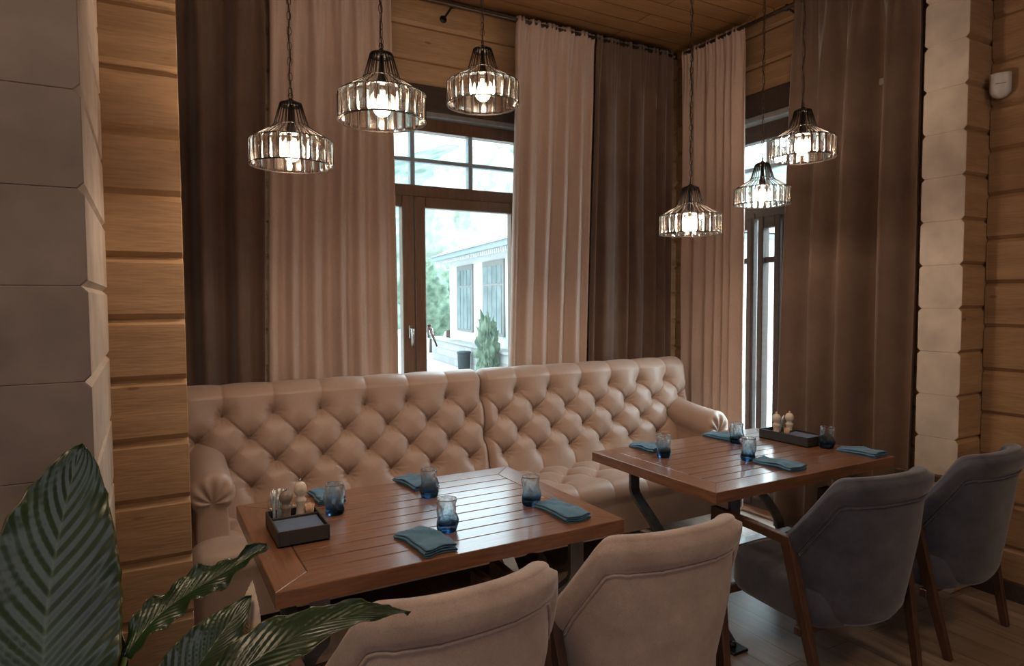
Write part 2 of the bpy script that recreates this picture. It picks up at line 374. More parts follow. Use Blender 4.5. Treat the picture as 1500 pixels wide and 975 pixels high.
# left foreground post: end of a cross wall (log ends look at the camera)
mb=MB(); logs(mb,'Y',1.76,2.63,-.62,-.11,seams(1.577,.216),0,ZC,mi=0,mend=1,c=.013); struct(mb,'wall_left_post',[M['log_end'],M['log_end_left']])
# left stub wall, long grain facing the room
mb=MB(); logs(mb,'X',-2.6,.123,2.62,2.83,seams(1.48,.2155),0,ZC); struct(mb,'wall_left',[M['log'],M['log']])
mb=MB(); logs(mb,'Y',2.84,YW,-.16,.03,seams(1.59,.2155),0,ZC); struct(mb,'wall_left_alcove',[M['logY'],M['logY']])
# back wall with window opening
WX0,WX1,WZ0,WZ1=.70,2.43,.86,2.93
S=seams(3.09,.2155)
mb=MB(); logs(mb,'X',-.2,WX0,YW,YW+.22,S,0,ZC); logs(mb,'X',WX1,XW+.3,YW,YW+.22,S,0,ZC)
logs(mb,'X',WX0,WX1,YW,YW+.22,S,WZ1,ZC); logs(mb,'X',WX0,WX1,YW,YW+.22,S,0,WZ0); struct(mb,'wall_back',[M['log'],M['log']])
# right window wall
RY0,RY1,RZ0,RZ1=2.25,3.78,.0,2.86
S=seams(2.94,.2255)
mb=MB(); logs(mb,'Y',RY1,YW+.2,XW,XW+.22,S,0,ZC); logs(mb,'Y',1.9,RY0,XW,XW+.22,S,0,ZC); logs(mb,'Y',RY0,RY1,XW,XW+.22,S,RZ1,ZC)
struct(mb,'wall_right_window',[M['logY'],M['logY']])
# right pilaster = log ends of a cross wall
S2=seams(1.482,.2262)
mb=MB(); logs(mb,'X',3.62,4.1,1.795,2.01,S2,0,ZC,c=.016); struct(mb,'wall_right_post',[M['log'],M['log_end']])
mb=MB(); logs(mb,'Y',-3.2,1.79,3.83,4.05,seams(1.385,.2262),0,ZC,c=.018); struct(mb,'wall_right',[M['logY'],M['logY']])
mb=MB(); mb.box(3.795,3.83,-3.2,1.79,0,.09); struct(mb,'baseboard_right',M['lintel'])
# unseen remainder of the room
mb=MB(); mb.box(-2.7,4.1,-3.3,-3.2,0,ZC); struct(mb,'wall_front',M['log_end'])
mb=MB(); mb.box(-2.7,-2.6,-3.3,2.83,0,ZC); struct(mb,'wall_far_left',M['log_end'])
mb=MB(); mb.box(-2.7,4.1,-3.3,YW+.05,-.12,0); struct(mb,'floor',M['floor'])
mb=MB(); mb.box(-2.7,4.1,-3.3,YW+.22,ZC,ZC+.1); struct(mb,'ceiling',M['ceil'])
mb=MB(); mb.box(-.1,XW,YW-.022,YW,ZC-.045,ZC,.004); mb.box(XW-.022,XW,2.02,YW-.022,ZC-.045,ZC,.004); struct(mb,'trim_1',M['ceil'])

# ------------------------------------------------------------------ windows
def ywin():
    y0=YW+.06; root=empty('window_1',(1.56,YW,0)); root['kind']='structure'
    def part(name,mb,m,par=root):
        o=mb.build(name,m); o.parent=par
        if par is root: o.matrix_parent_inverse=Matrix.Translation((-1.56,-YW,0))
        return o
    mb=MB(); mb.box(WX0-.02,WX1+.02,YW-.012,YW+.2,2.765,2.93,.004); part('lintel',mb,M['lintel'])
    mb=MB()
    mb.box(WX0,WX1,y0,y0+.08,2.655,2.765,.004)   # head
    mb.box(WX0,WX1,y0,y0+.08,2.215,2.30,.004)    # transom
    mb.box(WX0,WX0+.07,y0,y0+.08,WZ0,2.77,.004); mb.box(WX1-.07,WX1,y0,y0+.08,WZ0,2.77,.004)
    mb.box(WX0,WX1,y0,y0+.08,WZ0,WZ0+.06,.004)
    part('window_frame',mb,M['frame'])
    mb=MB(); mb.box(WX0,WX1,YW-.005,y0+.02,2.735,2.77,.004); part('shade_cassette',mb,M['trim'])
    mb=MB()
    for x in (1.14,1.563,1.985): mb.box(x-.016,x+.016,y0+.01,y0+.06,2.30,2.655,.003)
    mb.box(WX0,WX1,y0+.012,y0+.058,2.452,2.478,.003); part('muntin',mb,M['gutter'])
    for (a,b_,hx,tilt) in ((WX0+.06,1.557,1.523,.0),(1.562,WX1-.06,1.652,.30)):
        mb=MB(); L,Rr=a,b_
        mb.box(L,L+.075,y0-.02,y0+.05,WZ0+.05,2.225,.006); mb.box(Rr-.082,Rr,y0-.02,y0+.05,WZ0+.05,2.225,.006)
        mb.box(L+.075,Rr-.082,y0-.015,y0+.05,2.15,2.225,.006); mb.box(L+.075,Rr-.082,y0-.015,y0+.05,WZ0+.05,WZ0+.14,.006)
        o=part('sash',mb,M['frame'])
        mb=MB(); mb.box(L+.07,Rr-.077,y0+.012,y0+.018,WZ0+.13,2.16); part('pane',mb,M['pane'],o)
        mb=MB(); mb.box(hx-.014,hx+.014,y0-.028,y0-.02,1.29,1.38,.003)
        mb.tube([(hx,y0-.02,1.35),(hx,y0-.055,1.35)],.009,10)
        mb.tube([(hx,y0-.055,1.355),(hx+tilt*.03,y0-.058,1.31),(hx+tilt*.13,y0-.055,1.235)],[.010,.009,.008],10)
        part('handle',mb,M['chrome'],o)
    mb=MB(); mb.box(WX0+.06,WX1-.06,y0+.03,y0+.036,2.29,2.66); part('transom_pane',mb,M['pane'])
    mb=MB(); mb.box(WX0-.04,WX1+.04,YW-.06,YW+.2,WZ0-.035,WZ0,.005); part('window_sill',mb,M['frame'])
ywin()
def xwin():
    x0=XW+.06; root=empty('window_2',(XW,3.0,0)); root['kind']='structure'
    def part(name,mb,m,par=root):
        o=mb.build(name,m); o.parent=par
        if par is root: o.matrix_parent_inverse=Matrix.Translation((-XW,-3.0,0))
        return o
    mb=MB(); mb.box(XW-.012,XW+.2,RY0-.02,RY1+.02,2.79,2.98,.004); part('lintel',mb,M['lintel'])
    mb=MB()
    mb.box(x0,x0+.08,RY0,RY1,2.66,2.79,.004); mb.box(x0,x0+.08,RY0,RY1,2.11,2.21,.004)
    mb.box(x0,x0+.08,RY0,RY0+.07,0,2.8,.004); mb.box(x0,x0+.08,RY1-.07,RY1,0,2.8,.004)
    mb.box(x0,x0+.08,RY0,RY1,0,.09,.004)
    mb.box(x0-.012,x0+.03,3.305,3.365,.03,2.15,.003)
    part('window_frame',mb,M['lintel'])
    mb=MB(); mb.box(XW-.03,x0+.02,RY0,RY1,2.775,2.815,.004); part('shade_cassette',mb,M['trim'])
    mb=MB(); 
    for y in (2.72,3.21,3.66): mb.box(x0+.01,x0+.06,y-.018,y+.018,2.2,2.67,.003)
    mb.box(x0+.012,x0+.058,RY0,RY1,2.455,2.485,.003); part('muntin',mb,M['gutter'])
    for a,b_,nm in ((3.318,3.73,1),(3.075,3.265,2),(2.31,3.06,3)):
        mb=MB(); w=.045 if nm!=2 else .048
        mb.box(x0-.02,x0+.05,a,a+w,.08,2.12,.005); mb.box(x0-.02,x0+.05,b_-w,b_,.08,2.12,.005)
        mb.box(x0-.015,x0+.05,a+w,b_-w,2.04,2.12,.005); mb.box(x0-.015,x0+.05,a+w,b_-w,.08,.17,.005)
        mb.box(x0,x0+.04,a+w,b_-w,1.795,1.835,.003)
        o=part('sash',mb,M['lintel'])
        mb=MB(); mb.box(x0+.012,x0+.018,a+w-.005,b_-w+.005,.16,2.05); part('pane',mb,M['pane'],o)
    mb=MB(); mb.box(x0+.012,x0+.018,3.262,3.308,.09,2.12); part('side_pane',mb,M['pane'])
    mb=MB(); mb.box(x0+.03,x0+.036,RY0+.06,RY1-.06,2.2,2.67); part('transom_pane',mb,M['pane'])
    mb=MB(); mb.box(XW-.05,x0,RY0,RY1,0,.02,.004); part('threshold',mb,M['table'])
xwin()

# ------------------------------------------------------------------ curtain rods
YR=3.89; XR=3.655; ZR=3.405
def rod(name,p0,p1,brk,label):
    root=empty(name,p0); tag(root,label,'curtain rod')
    mb=MB(); mb.tube([Vector((0,0,0)),Vector(p1)-Vector(p0)],.0135,12); mb.sphere(Vector(p1)-Vector(p0),.02,12); mb.build('rod',M['bronze'],root)
    for b in brk:
        b=Vector(b); d=Vector((0,YW-b.y,0)) if abs(p1[0]-p0[0])>abs(p1[1]-p0[1]) else Vector((XW-b.x,0,0))
        o=b-Vector(p0); mb=MB(); e=o+d*.97-Vector((0,0,.03)); mb.tube([o,e],.007,8); mb.tube([e,o+d-Vector((0,0,.03))],.024,14); mb.tube([o+Vector((0,0,-.02)),o+Vector((0,0,.018))],.011,8); mb.build('bracket',M['black'],root)
    return root
rod('curtain_rod',(.08,YR,ZR),(3.62,YR,ZR),[(1.76,YR,ZR),(.5,YR,ZR),(3.3,YR,ZR)],'dark metal curtain rod along the wall above the sofa')
rod('curtain_rod',(XR,2.04,ZR),(XR,3.80,ZR),[(XR,2.9,ZR),(XR,2.2,ZR)],'dark metal curtain rod over the narrow window on the right')

# ------------------------------------------------------------------ curtains
def curtain(name,p_top,p_bot,nf,amp,mat_,label,group,seed,zt=3.43,zb=.025,side=-1,head=.10,deep=None):
    """p_top/p_bot=((x0,y0),(x1,y1)) edges at the top / at the hem"""
    rnd=random.Random(seed); (a0,a1),(b0,b1)=p_top,p_bot
    a0=Vector(a0);a1=Vector(a1);b0=Vector(b0);b1=Vector(b1)
    # fold phase warp
    kn=[0]; 
    for i in range(nf): kn.append(kn[-1]+rnd.uniform(.6,1.4))
    kn=[k/kn[-1] for k in kn]; fa=[rnd.uniform(.55,1.25) for _ in range(nf+1)]
    def phase(u):
        for i in range(nf):
            if u<=kn[i+1]: return i+(u-kn[i])/(kn[i+1]-kn[i]), fa[i]
        return nf,fa[-1]
    NU=nf*14; NV=46; rows=[]
    for j in range(NV+1):
        t=j/NV; t=t if t>.1 else t
        z=zt+(zb-zt)*(t**1.15)
        d=zt-z
        row=[]
        for i in range(NU+1):
            u=i/NU; uu=min(1,max(0,u+.012*sin(2.1*z+seed)*sin(pi*u)))
            ph,f=phase(uu)
            q=(a0.lerp(a1,u)).lerp(b0.lerp(b1,u),min(1,(d/3.3)**.8))
            dr=(a1-a0).normalized(); nrm=Vector((dr.y,-dr.x))*(1 if side<0 else -1)
            g=min(1,max(0,(d-.05)/.5)); g=g*g*(3-2*g)
            big=(sin(2*pi*ph)+.25*sin(4*pi*ph+.8))*f*amp*(.35+.65*g)
            fine=sin(2*pi*u*nf*3.2+sin(u*17+seed)*1.5)*amp*.30*(1-g)*1.0
            gat=0
            if d<head: gat=.008*sin(pi*d/head)
            n1=noise.noise(Vector((u*6+seed,z*.9,seed)))*.012*g
            off=big+fine+n1+gat
            if deep: off+=deep[1]*exp(-((u-deep[0])/deep[2])**2)*g
            p=q+nrm*off; p=p+dr*(cos(2*pi*ph)*f*amp*.25*g)
            row.append((p.x,p.y,z+(.004*sin(u*nf*40) if j==0 else 0)))
        rows.append(row)
    mb=MB(); mb.grid(rows,0,True); root=mb.build(name,mat_)
    s=root.modifiers.new('thickness','SOLIDIFY'); s.thickness=.004
    tag(root,label,'curtain',group); return root
yc=YR
curtain('curtain',((.10,yc),(.635,yc)),((.10,yc+.0),(.555,yc)),3,.055,M['brown'],'dark brown curtain at the left end of the sofa, next to the log wall',None,3)
curtain('curtain',((.66,yc+.0),(1.345,yc+.0)),((.575,yc),(1.36,yc)),6,.034,M['beige'],'wide pale beige curtain covering the left side of the window behind the sofa',None,11)
curtain('curtain',((2.225,yc),(2.865,yc)),((2.11,yc),(2.755,yc)),5,.032,M['beige'],'pale beige curtain on the right side of the window behind the sofa',None,5)
curtain('curtain',((2.880,yc+.005),(3.60,yc)),((2.77,yc),(3.59,yc)),6,.034,M['brown'],'dark brown curtain hanging in the corner between two pale curtains',None,8)
curtain('curtain',((XR,3.835),(XR,3.235)),((XR+.0,3.83),(XR,3.235)),6,.024,M['beige'],'pale beige curtain on the window wall behind the right sofa arm',None,6)
curtain('curtain',((XR,2.84),(XR,2.06)),((XR,2.95),(XR,2.075)),4,.062,M['brown'],'broad dark brown curtain between the right window and the stacked log ends',None,4,deep=(.66,-.075,.055))

# ------------------------------------------------------------------ sofas
def tuft(x,z,x0,dx,z1,dz,zr,sharp=.5):
    """0 at buttons/creases .. 1 on the puffs; z1 first row, dz double row pitch, zr last row"""
    u=(x-x0)/dx; w=(z-z1)/dz; wl=(zr-z1)/dz
    if w>0: 
        a=abs(sin(pi*u)); r=sqrt(((u-round(u))*dx)**2+(w*dz)**2)
        cre=a**.45
    elif w<wl:
        u2=u+wl; a=abs(sin(pi*u2)); r=sqrt(((u2-round(u2))*dx)**2+((w-wl)*dz)**2); cre=a**.45
    else:
        A=u+w;B=u-w; cre=(abs(sin(pi*A))**.30)*(abs(sin(pi*B))**.42)
        ra=A-round(A); rb=B-round(B)
        r=sqrt(((ra+rb)*.5*dx)**2+((ra-rb)*.5*dz)**2)
        # pick nearest lattice button
    du=(x-x0)%dx; fx=min(du,dx-du)
    ln=0; A=u+w; B=u-w
    if wl-.02<=w<=.02:
        ln=.075*exp(-((A-round(A))*.171/.0038)**2)+.035*exp(-((B-round(B))*.171/.0038)**2)
    th_=math.atan2((w*dz)-round(w*2)/2*dz,(u-round(u*2)/2)*dx); ln+=.05*sin(9*th_)*exp(-((r-.022)/.016)**2)
    return -ln+.28*cre+.36*(1-exp(-(r/.055)**1.6))+.36*(1-exp(-(r/.024)**1.5))
def sofa(name,X0,X1,arm,x0,label):
    root=empty(name,((X0+X1)/2,3.3,0)); tag(root,label,'sofa','tufted sofas against the wall')
    inv=Matrix.Translation((-(X0+X1)/2,-3.3,0))
    def part(n,mb,m,par=root,**k):
        o=mb.build(n,m,**k); o.parent=par
        if par is root: o.matrix_parent_inverse=inv
        return o
    dx=.245; z1,dz,zr=.96,.24,.60
    # profile of the back: list of (y,z,ny,nz,tz) front face up, over the top, down the rear
    prof=[]; 
    for i in range(136):
        z=.40+(1.045-.40)*i/135; y=3.50+(z-.47)*.20; prof.append((y,z,-.98,.196,1))
    cy,cz,R_=3.615+.062,1.045,.062
    for i in range(1,12):
        a=pi*i/11; prof.append((cy-R_*cos(a)+0,cz+R_*.75*sin(a),-cos(a),sin(a),max(0,1-i/7)))
    prof.append((3.745,.8,1,0,0)); prof.append((3.745,.2,1,0,0))
    nx=int((X1-X0)/.0048); rows=[]
    for (y,z,ny,nz,fd) in prof:
        row=[]
        for i in range(nx+1):
            x=X0+(X1-X0)*i/nx; zz=z if fd==1 else 1.10
            h=tuft(x,zz,x0,dx,z1,dz,zr)
            e=min(x-X0,X1-x); ed=max(0,1-e/.04)
            d=(.086*h*(fd if fd<1 else 1) - .03*ed*ed) if fd>0 else -.01*ed
            row.append((x,y+ny*d,z+nz*d))
        rows.append(row)
    mb=MB(); mb.grid(rows,0,True)
    for sgn,c in ((0,0),(1,nx)):
        mb.add([r[c] for r in rows],[list(range(len(rows)))],0)
    bk=part('backrest',mb,M['sofa'])
    # buttons
    for r,z in enumerate((.96,.84,.72,.60)):
        off=0 if r%2==0 else dx/2
        k=-3
        while True:
            x=x0+off+dx*k; k+=1
            if x>X1-.05: break
            if x<X0+.05: continue
            y=3.50+(z-.47)*.20-.004
            mb=MB(); mb.sphere((0,0,0),.0115,10,sc=(1,.45,1)); b=mb.build('button',M['button']); b.parent=bk; b.location=(x,y,z)
            
    # seat cushion: profile rear -> front -> down
    prof=[]
    for i in range(60): prof.append((3.54-(3.54-3.03)*i/59,.452,0,1,1))
    for i in range(1,9):
        a=pi/2*i/8; prof.append((3.03-.055*sin(a),.397+.055*cos(a),-sin(a),cos(a),1-i/16))
    for i in range(1,10): prof.append((2.975,.397-(.397-.175)*i/9,-1,0,.35*(1-i/9)))
    rows=[]
    sx0=X0+(.0 if arm<0 else 0); sx1=X1
    for (y,z,ny,nz,fd) in prof:
        row=[]
        for i in range(nx+1):
            x=X0+(X1-X0)*i/nx
            s=3.54-y if z>.39 else .51+.055+(.4-z)*.2
            h=tuft(x,-(3.54-y) if z>.3 else -.55,x0+.06,dx,-.13,.26,-.39)
            e=min(x-X0,X1-x); ed=max(0,1-e/.05); d=.050*h*fd-.03*ed*ed
            row.append((x,y+ny*d,z+nz*d))
        rows.append(row)
    mb=MB(); mb.grid(rows,0,True)
    mb.add([(X0+.02,3.0,.17),(X1-.02,3.0,.17),(X1-.02,3.7,.17),(X0+.02,3.7,.17)],[(0,1,2,3)],0)
    for c in (0,nx):
        vs=[r[c] for r in rows]+[(rows[0][c][0],3.6,.45),(rows[0][c][0],3.6,.175)]
        # simple side cap
        vs=[(rows[0][c][0],3.6,.175)]+[r[c] for r in rows]
        mb.add(vs,[list(range(len(vs)))],0)
    part('seat',mb,M['sofa'])
    # arm
    ax=(X0+.105) if arm<0 else (X1-.105); sg=arm  # sg=-1 left arm
    ncs=72; rows=[]
    def cs(k,scale=1.0,rise=0):
        # closed cross-section in (x,z): roll on top of a panel
        t=k/ncs
        rr=.096
        zc=.695+rise
        if t<.62:  # roll arc from inner-lower, over the top, to outer-lower
            a=(-50+280*(t/.62))*pi/180
            return (cos(a)*rr*-sg*1.0, zc+sin(a)*rr)
        if t<.80:
            q=(t-.62)/.18; a=(230)*pi/180; p0=(cos(a)*rr*-sg,zc+sin(a)*rr); return (p0[0]+( .07*sg-p0[0])*q**.5, p0[1]+(.18-p0[1])*q)
        if t<.84:
            q=(t-.80)/.04; return (.07*sg+(-.078*sg-.07*sg)*q,.18)
        q=(t-.84)/.16; a=(-50)*pi/180; p1=(cos(a)*rr*-sg,zc+sin(a)*rr); return (-.078*sg+(p1[0]+.078*sg)*(q**3), .18+(p1[1]-.18)*q)
    ys=[3.62-.03*i for i in range(17)]
    yf=ys[-1]
    for y in ys:
        rise=.06*max(0,(y-3.14)/.46)**1.5
        row=[]
        for k in range(ncs):
            px_,pz_=cs(k,1,rise); row.append((ax+px_,y,pz_))
        rows.append(row)
    # front: fan pleats converge below the roll centre
    fc=(0.0,.652)
    for s in range(1,13):
        q=s/12; row=[]
        for k in range(ncs):
            px_,pz_=cs(k)
            t=k/ncs
            ang=math.atan2(pz_-.652,px_)
            if pz_>.645 and t<.63:
                cx_,cz_=fc; sc=1-q
                ple=.006*sin(ang*11)*sin(pi*min(1,q*1.1))
                yy=yf-.045*sqrt(max(0,1-(1-q)**2))*(1-.75*q**2)-ple
                row.append((ax+cx_+(px_-cx_)*sc,yy,cz_+(pz_-cz_)*sc))
            else:
                sc=1-q; cz_=.42 if pz_<.6 else .652
                row.append((ax+px_*sc,yf-.012*sqrt(max(0,1-(1-q)**2)),min(pz_,.652)*sc+(pz_ if q<1 else pz_)*0+(min(pz_,.645))*q))
        rows.append(row)
    mb=MB(); mb.grid(rows,0,True,closeu=True); mb.add(rows[0],[list(range(ncs))],0)
    part('armrest',mb,M['sofa'])
    # turned legs
    for lx in ((X0+.10,X1-.10)):
        for ly in (3.06,3.66):
            mb=MB(); mb.lathe([(.012,0),(.024,.004),(.026,.02),(.016,.04),(.034,.062),(.044,.085),(.040,.105),(.022,.125),(.020,.15),(.028,.16),(.030,.178)],20)
            o=part('leg',mb,M['leg'],None,loc=(lx,ly,0)); o.parent=root; o.matrix_parent_inverse=inv
    return root
sofa('tufted_sofa',.13,1.772,-1,.325,'left half of the beige button-tufted sofa, with its rolled arm by the log wall')
sofa('tufted_sofa',1.778,3.425,1,2.02,'right half of the beige button-tufted sofa, with its rolled arm by the corner window')

# ------------------------------------------------------------------ tables
def table(x0,x1,y0,y1,label,inset=.14):
    root=empty('dining_table',((x0+x1)/2,(y0+y1)/2,0)); tag(root,label,'table','two matching wood dining tables')
    w=(x1-x0)/2; d=(y1-y0)/2; T=.75; th=.048; bw=.105
    mb=MB()
    def prism(poly,z0,z1,mi):
        n=len(poly); c=.0022; cx=sum(p[0] for p in poly)/n; cy=sum(p[1] for p in poly)/n
        P=[Vector(p) for p in poly]; ins=[]
        for i in range(n):
            a=(P[i]-P[i-1]).normalized(); b=(P[(i+1)%n]-P[i]).normalized()
            na=Vector((-a.y,a.x)); nb=Vector((-b.y,b.x)); m=(na+nb); m=m/ max(.3,(1+na.dot(nb))) ; ins.append(P[i]+m*c)
        vs=[(p[0],p[1],z0) for p in poly]+[(p[0],p[1],z1-c) for p in poly]+[(p.x,p.y,z1) for p in ins]
        fs=[list(range(n))[::-1],list(range(2*n,3*n))]
        for i in range(n):
            j=(i+1)%n; fs+= [(i,j,n+j,n+i),(n+i,n+j,2*n+j,2*n+i)]
        mb.add(vs,fs,mi)
    g=.0008
    prism([(-w,-d),(w,-d),(w-bw,-d+bw),(-w+bw,-d+bw)],T-th,T,0)
    prism([(w,d),(-w,d),(-w+bw,d-bw),(w-bw,d-bw)],T-th,T,0)
    prism([(-w,d),(-w,-d),(-w+bw,-d+bw),(-w+bw,d-bw)],T-th,T,1)
    prism([(w,-d),(w,d),(w-bw,d-bw),(w-bw,-d+bw)],T-th,T,1)
    nb=8; iy0=-d+bw; bwid=(2*d-2*bw)/nb
    for k in range(nb): prism([(-w+bw+g*2,iy0+k*bwid+.0032),(w-bw-g*2,iy0+k*bwid+.0032),(w-bw-g*2,iy0+(k+1)*bwid-.0012),(-w+bw+g*2,iy0+(k+1)*bwid-.0012)],T-.02,T,0)
    mb.box(-w+bw-.01,w-bw+.01,-d+bw-.01,d-bw+.01,T-th,T-.012,0,2)
    mb.build('tabletop',[M['table'],M['tableY'],M['gap']],root)
    # two ")(" trestles of bent flat steel
    for sx in (-1,1):
        X=sx*(w-inset)
        for sy in (-1,1):
            pts=[]
            for i in range(25):
                z=T-th-.012-(T-th-.03)*i/24
                if z>.52: yy=.33
                else: yy=.33-.25*sin(pi*min(1,(.52-z)/.40)/2) if z>.30 else .33-.25*sin(pi*min(1,(.52-.30)/.40)/2)-.0
                # smooth hour-glass
                q=max(0,(.54-z)/.54); yy=.335-.255*sin(pi*min(1,q*1.0))**1.3
                pts.append((yy*sy,z))
            mb=MB(); rows=[]
            for i,(yy,z) in enumerate(pts):
                a=pts[max(0,i-1)];b=pts[min(len(pts)-1,i+1)]; ty,tz=b[0]-a[0],b[1]-a[1]; L=sqrt(ty*ty+tz*tz); ny,nz=-tz/L*.009,ty/L*.009
                rows.append([(X-.028,yy-ny,z-nz),(X+.028,yy-ny,z-nz),(X+.028,yy+ny,z+nz),(X-.028,yy+ny,z+nz)])
            mb.grid(rows,0,False,closeu=True); mb.add(rows[0],[(0,1,2,3)]); mb.add(rows[-1],[(0,1,2,3)])
            mb.build('leg',M['steel'],root)
            mb=MB(); mb.box(X-.045,X+.045,sy*.335-.05,sy*.335+.05,0,.012,.003); mb.tube([(X,sy*.335,.012),(X,sy*.335,.03)],.016,10); mb.build('foot_plate',M['black'],root)
        mb=MB(); mb.box(X-.035,X+.035,-.37,.37,T-th-.012,T-th,.002); mb.build('crossbar',M['steel'],root)
    mb=MB(); mb.box(-w+inset,w-inset,-.03,.03,.245,.295,.004); mb.build('stretcher',M['table'],root)
    return root
table(.287,1.485,1.838,2.712,'wooden plank dining table on the left, with the white and dark mills caddy')
table(2.012,3.245,1.900,2.752,'wooden plank dining table on the right, near the corner window',.205)

# ------------------------------------------------------------------ chairs
def chair(fab,label):
    root=empty('dining_armchair'); tag(root,label,'chair')
    ZT,ZA,ZB=.885,.62,.285
    def halfw(z):
        if z>ZA: return .318-.020*((z-ZA)/(ZT-ZA))
        return .235+.083*((z-ZB)/(ZA-ZB))**.7
    def lean(z): return -.075*((z-ZB)/(ZT-ZB))       # leans back towards -y
    def ztop(u):
        a=abs(u); q=(a-.665)/.335; f_=(sqrt(q*q+.02)+q)/2
        return ZT-.014*a*a-(ZT-.014-ZA)*min(1,f_)
    RIM=[(.40*(-1+2*k/80),None) for k in range(81)]
    def plan(u,z):
        a=abs(u); s=1 if u>=0 else -1
        hw=halfw(z); x=hw*sin(min(1,a)*pi/2*.92)/sin(pi/2*.92)
        y=-.245+.235*(a**2.3)+lean(z)
        return x*s,y
    RIM=[(.40*(-1+2*k/80),ztop(-1+2*k/80)) for k in range(81)]
    def rimd(u,z):
        s0=.40*u; return min(sqrt(((s0-a)*1.9)**2+(z-b)**2) for a,b in RIM)
    NU=72;NV=36; th=.062
    def surf(u,v):
        zt=ztop(u); z=ZB+(zt-ZB)*v
        return plan(u,z)+(z,)
    # closed loop per u: outer bottom->top, round over, inner top->bottom
    rows=[]
    pip=[]
    for i in range(NU+1):
        u=-1+2*i/NU; zt=ztop(u); row=[]
        # outward normal in plan
        def nrm(z):
            x1,y1=plan(max(-1,u-.02),z);x2,y2=plan(min(1,u+.02),z); tx,ty=x2-x1,y2-y1; L=sqrt(tx*tx+ty*ty)+1e-9; return ty/L,-tx/L
        e=1-abs(u); rim=.045
        edge=max(0,1-e/.06)
        for j in range(NV+1):
            v=j/NV; z=ZB+(zt-.022-ZB)*v; x,y=plan(u,z); nx,ny=nrm(z)
            # bulge near the rim (padded roll) with a seam line
            seamd=.105; dd=rimd(u,z); bul=0
            if dd<seamd: bul=.024*max(0,sin(pi*min(1,(dd+.02)/(seamd+.02))))**.6
            if abs(dd-seamd)<.008: bul-=.005
            low=max(0,1-v/.12); bul-=.02*low*low
            bul-=.012*edge*edge
            row.append((x+nx*bul,y+ny*bul,z))
        x,y=plan(u,zt-.022); nx,ny=nrm(zt); t2=th*(1-.35*edge)
        for k in range(1,9):
            a=pi*k/9; row.append((x-nx*t2*(1-cos(a))/2+nx*.01*sin(a),y-ny*t2*(1-cos(a))/2+ny*.01*sin(a),zt-.022+.024*sin(a)))
        for j in range(NV+1):
            v=1-j/NV; z=ZB+(zt-.022-ZB)*v; x,y=plan(u,z); nx,ny=nrm(z); row.append((x-nx*t2,y-ny*t2,z))
        rows.append(row)
    mb=MB(); mb.grid(rows,0,True,closeu=True)
    mb.add(rows[0],[list(range(len(rows[0])))]); mb.add(rows[-1],[list(range(len(rows[-1])))])
    bk=mb.build('backrest',fab,root)
    # piping line parallel to rim on the rear face
    pts=[]
    for i in range(4,NU-3):
        u=-1+2*i/NU; z=ztop(u)
        while rimd(u,z)<.105 and z>ZA-.2: z-=.003
        x,y=plan(u,z); pts.append((x*1.006,y-.0035,z))
    mb=MB(); mb.tube(pts,.0042,6); mb.build('piping',fab,bk)
    # seat block
    mb=MB(); rows=[]; NA=48
    def se(a,rx,ry,p=5):
        c,s_=cos(a),sin(a); k=(abs(c)**p+abs(s_)**p)**(-1/p); return rx*c*k,ry*s_*k
    for (z,sc) in ((.275,.90),(.28,.97),(.30,1),(.40,1.0),(.425,.985),(.44,.94),(.447,.80),(.45,.4),(.45,0.01)):
        rows.append([(se(2*pi*k/NA,.278,.262)[0]*sc,.07+se(2*pi*k/NA,.238,.262)[1]*sc,z) for k in range(NA)])
    mb.grid(rows,0,True,closeu=True); mb.add(rows[0],[list(range(NA))[::-1]]); mb.build('seat',fab,root)
    # wooden arms and legs
    def bar(P,w,h,name,par=root):
        mb=MB(); rows=[]
        P=[Vector(p) for p in P]
        for i,p in enumerate(P):
            t=(P[min(len(P)-1,i+1)]-P[max(0,i-1)]).normalized(); sd=Vector((1,0,0)); up=sd.cross(t).normalized()
            ww=w[i] if hasattr(w,'__len__') else w; hh=h[i] if hasattr(h,'__len__') else h
            rows.append([p-sd*ww/2-up*hh/2,p+sd*ww/2-up*hh/2,p+sd*ww/2+up*hh/2,p-sd*ww/2+up*hh/2])
        mb.grid(rows,0,False,closeu=True); mb.add(rows[0],[(0,1,2,3)]); mb.add(rows[-1],[(0,1,2,3)])
        return mb.build(name,M['leg'],par,bevel=.004)
    for s in (-1,1):
        X=s*.326
        bar([(X,-.075,.612),(X,.10,.615),(X,.335,.612)],[.032,.034,.030],.036,'armrest')
        bar([(X,-.070,.628),(X-s*.02,-.115,.40),(X-s*.055,-.205,0.0)],[.032,.032,.026],[.048,.046,.032],'leg')
        bar([(X,.315,.628),(X-s*.003,.325,.35),(X-s*.006,.345,0.0)],[.032,.032,.024],[.046,.044,.030],'leg')
    mb=MB(); pass
    for yy in (-.13,.27):
        mb=MB(); mb.box(-.315,.315,yy,yy+.03,.25,.285,.003); mb.build('seat_rail',M['leg'],root)
    return root
c1=chair(M['taupe'],'taupe upholstered armchair, leftmost, cut off by the bottom edge below the left table')
c3=chair(M['slate'],'dark grey-blue upholstered armchair with a long wooden arm, in front of the right table')
CH={}
c1.location=(.635,1.62,0); c1.rotation_euler.z=radians(2)
c2=dup(c1); c2.location=(1.355,1.665,0); c2.rotation_euler.z=radians(-3); c2['label']='taupe upholstered armchair standing between the left table and the dark armchairs'
c3.location=(2.465,1.70,0); c3.rotation_euler.z=radians(-5)
c4=dup(c3); c4.location=(3.20,1.69,0); c4.rotation_euler.z=radians(3); c4['label']='dark grey-blue upholstered armchair furthest right, next to the log wall'
for c in (c1,c2): c['group']='taupe armchairs'
for c in (c3,c4): c['group']='dark grey-blue armchairs'

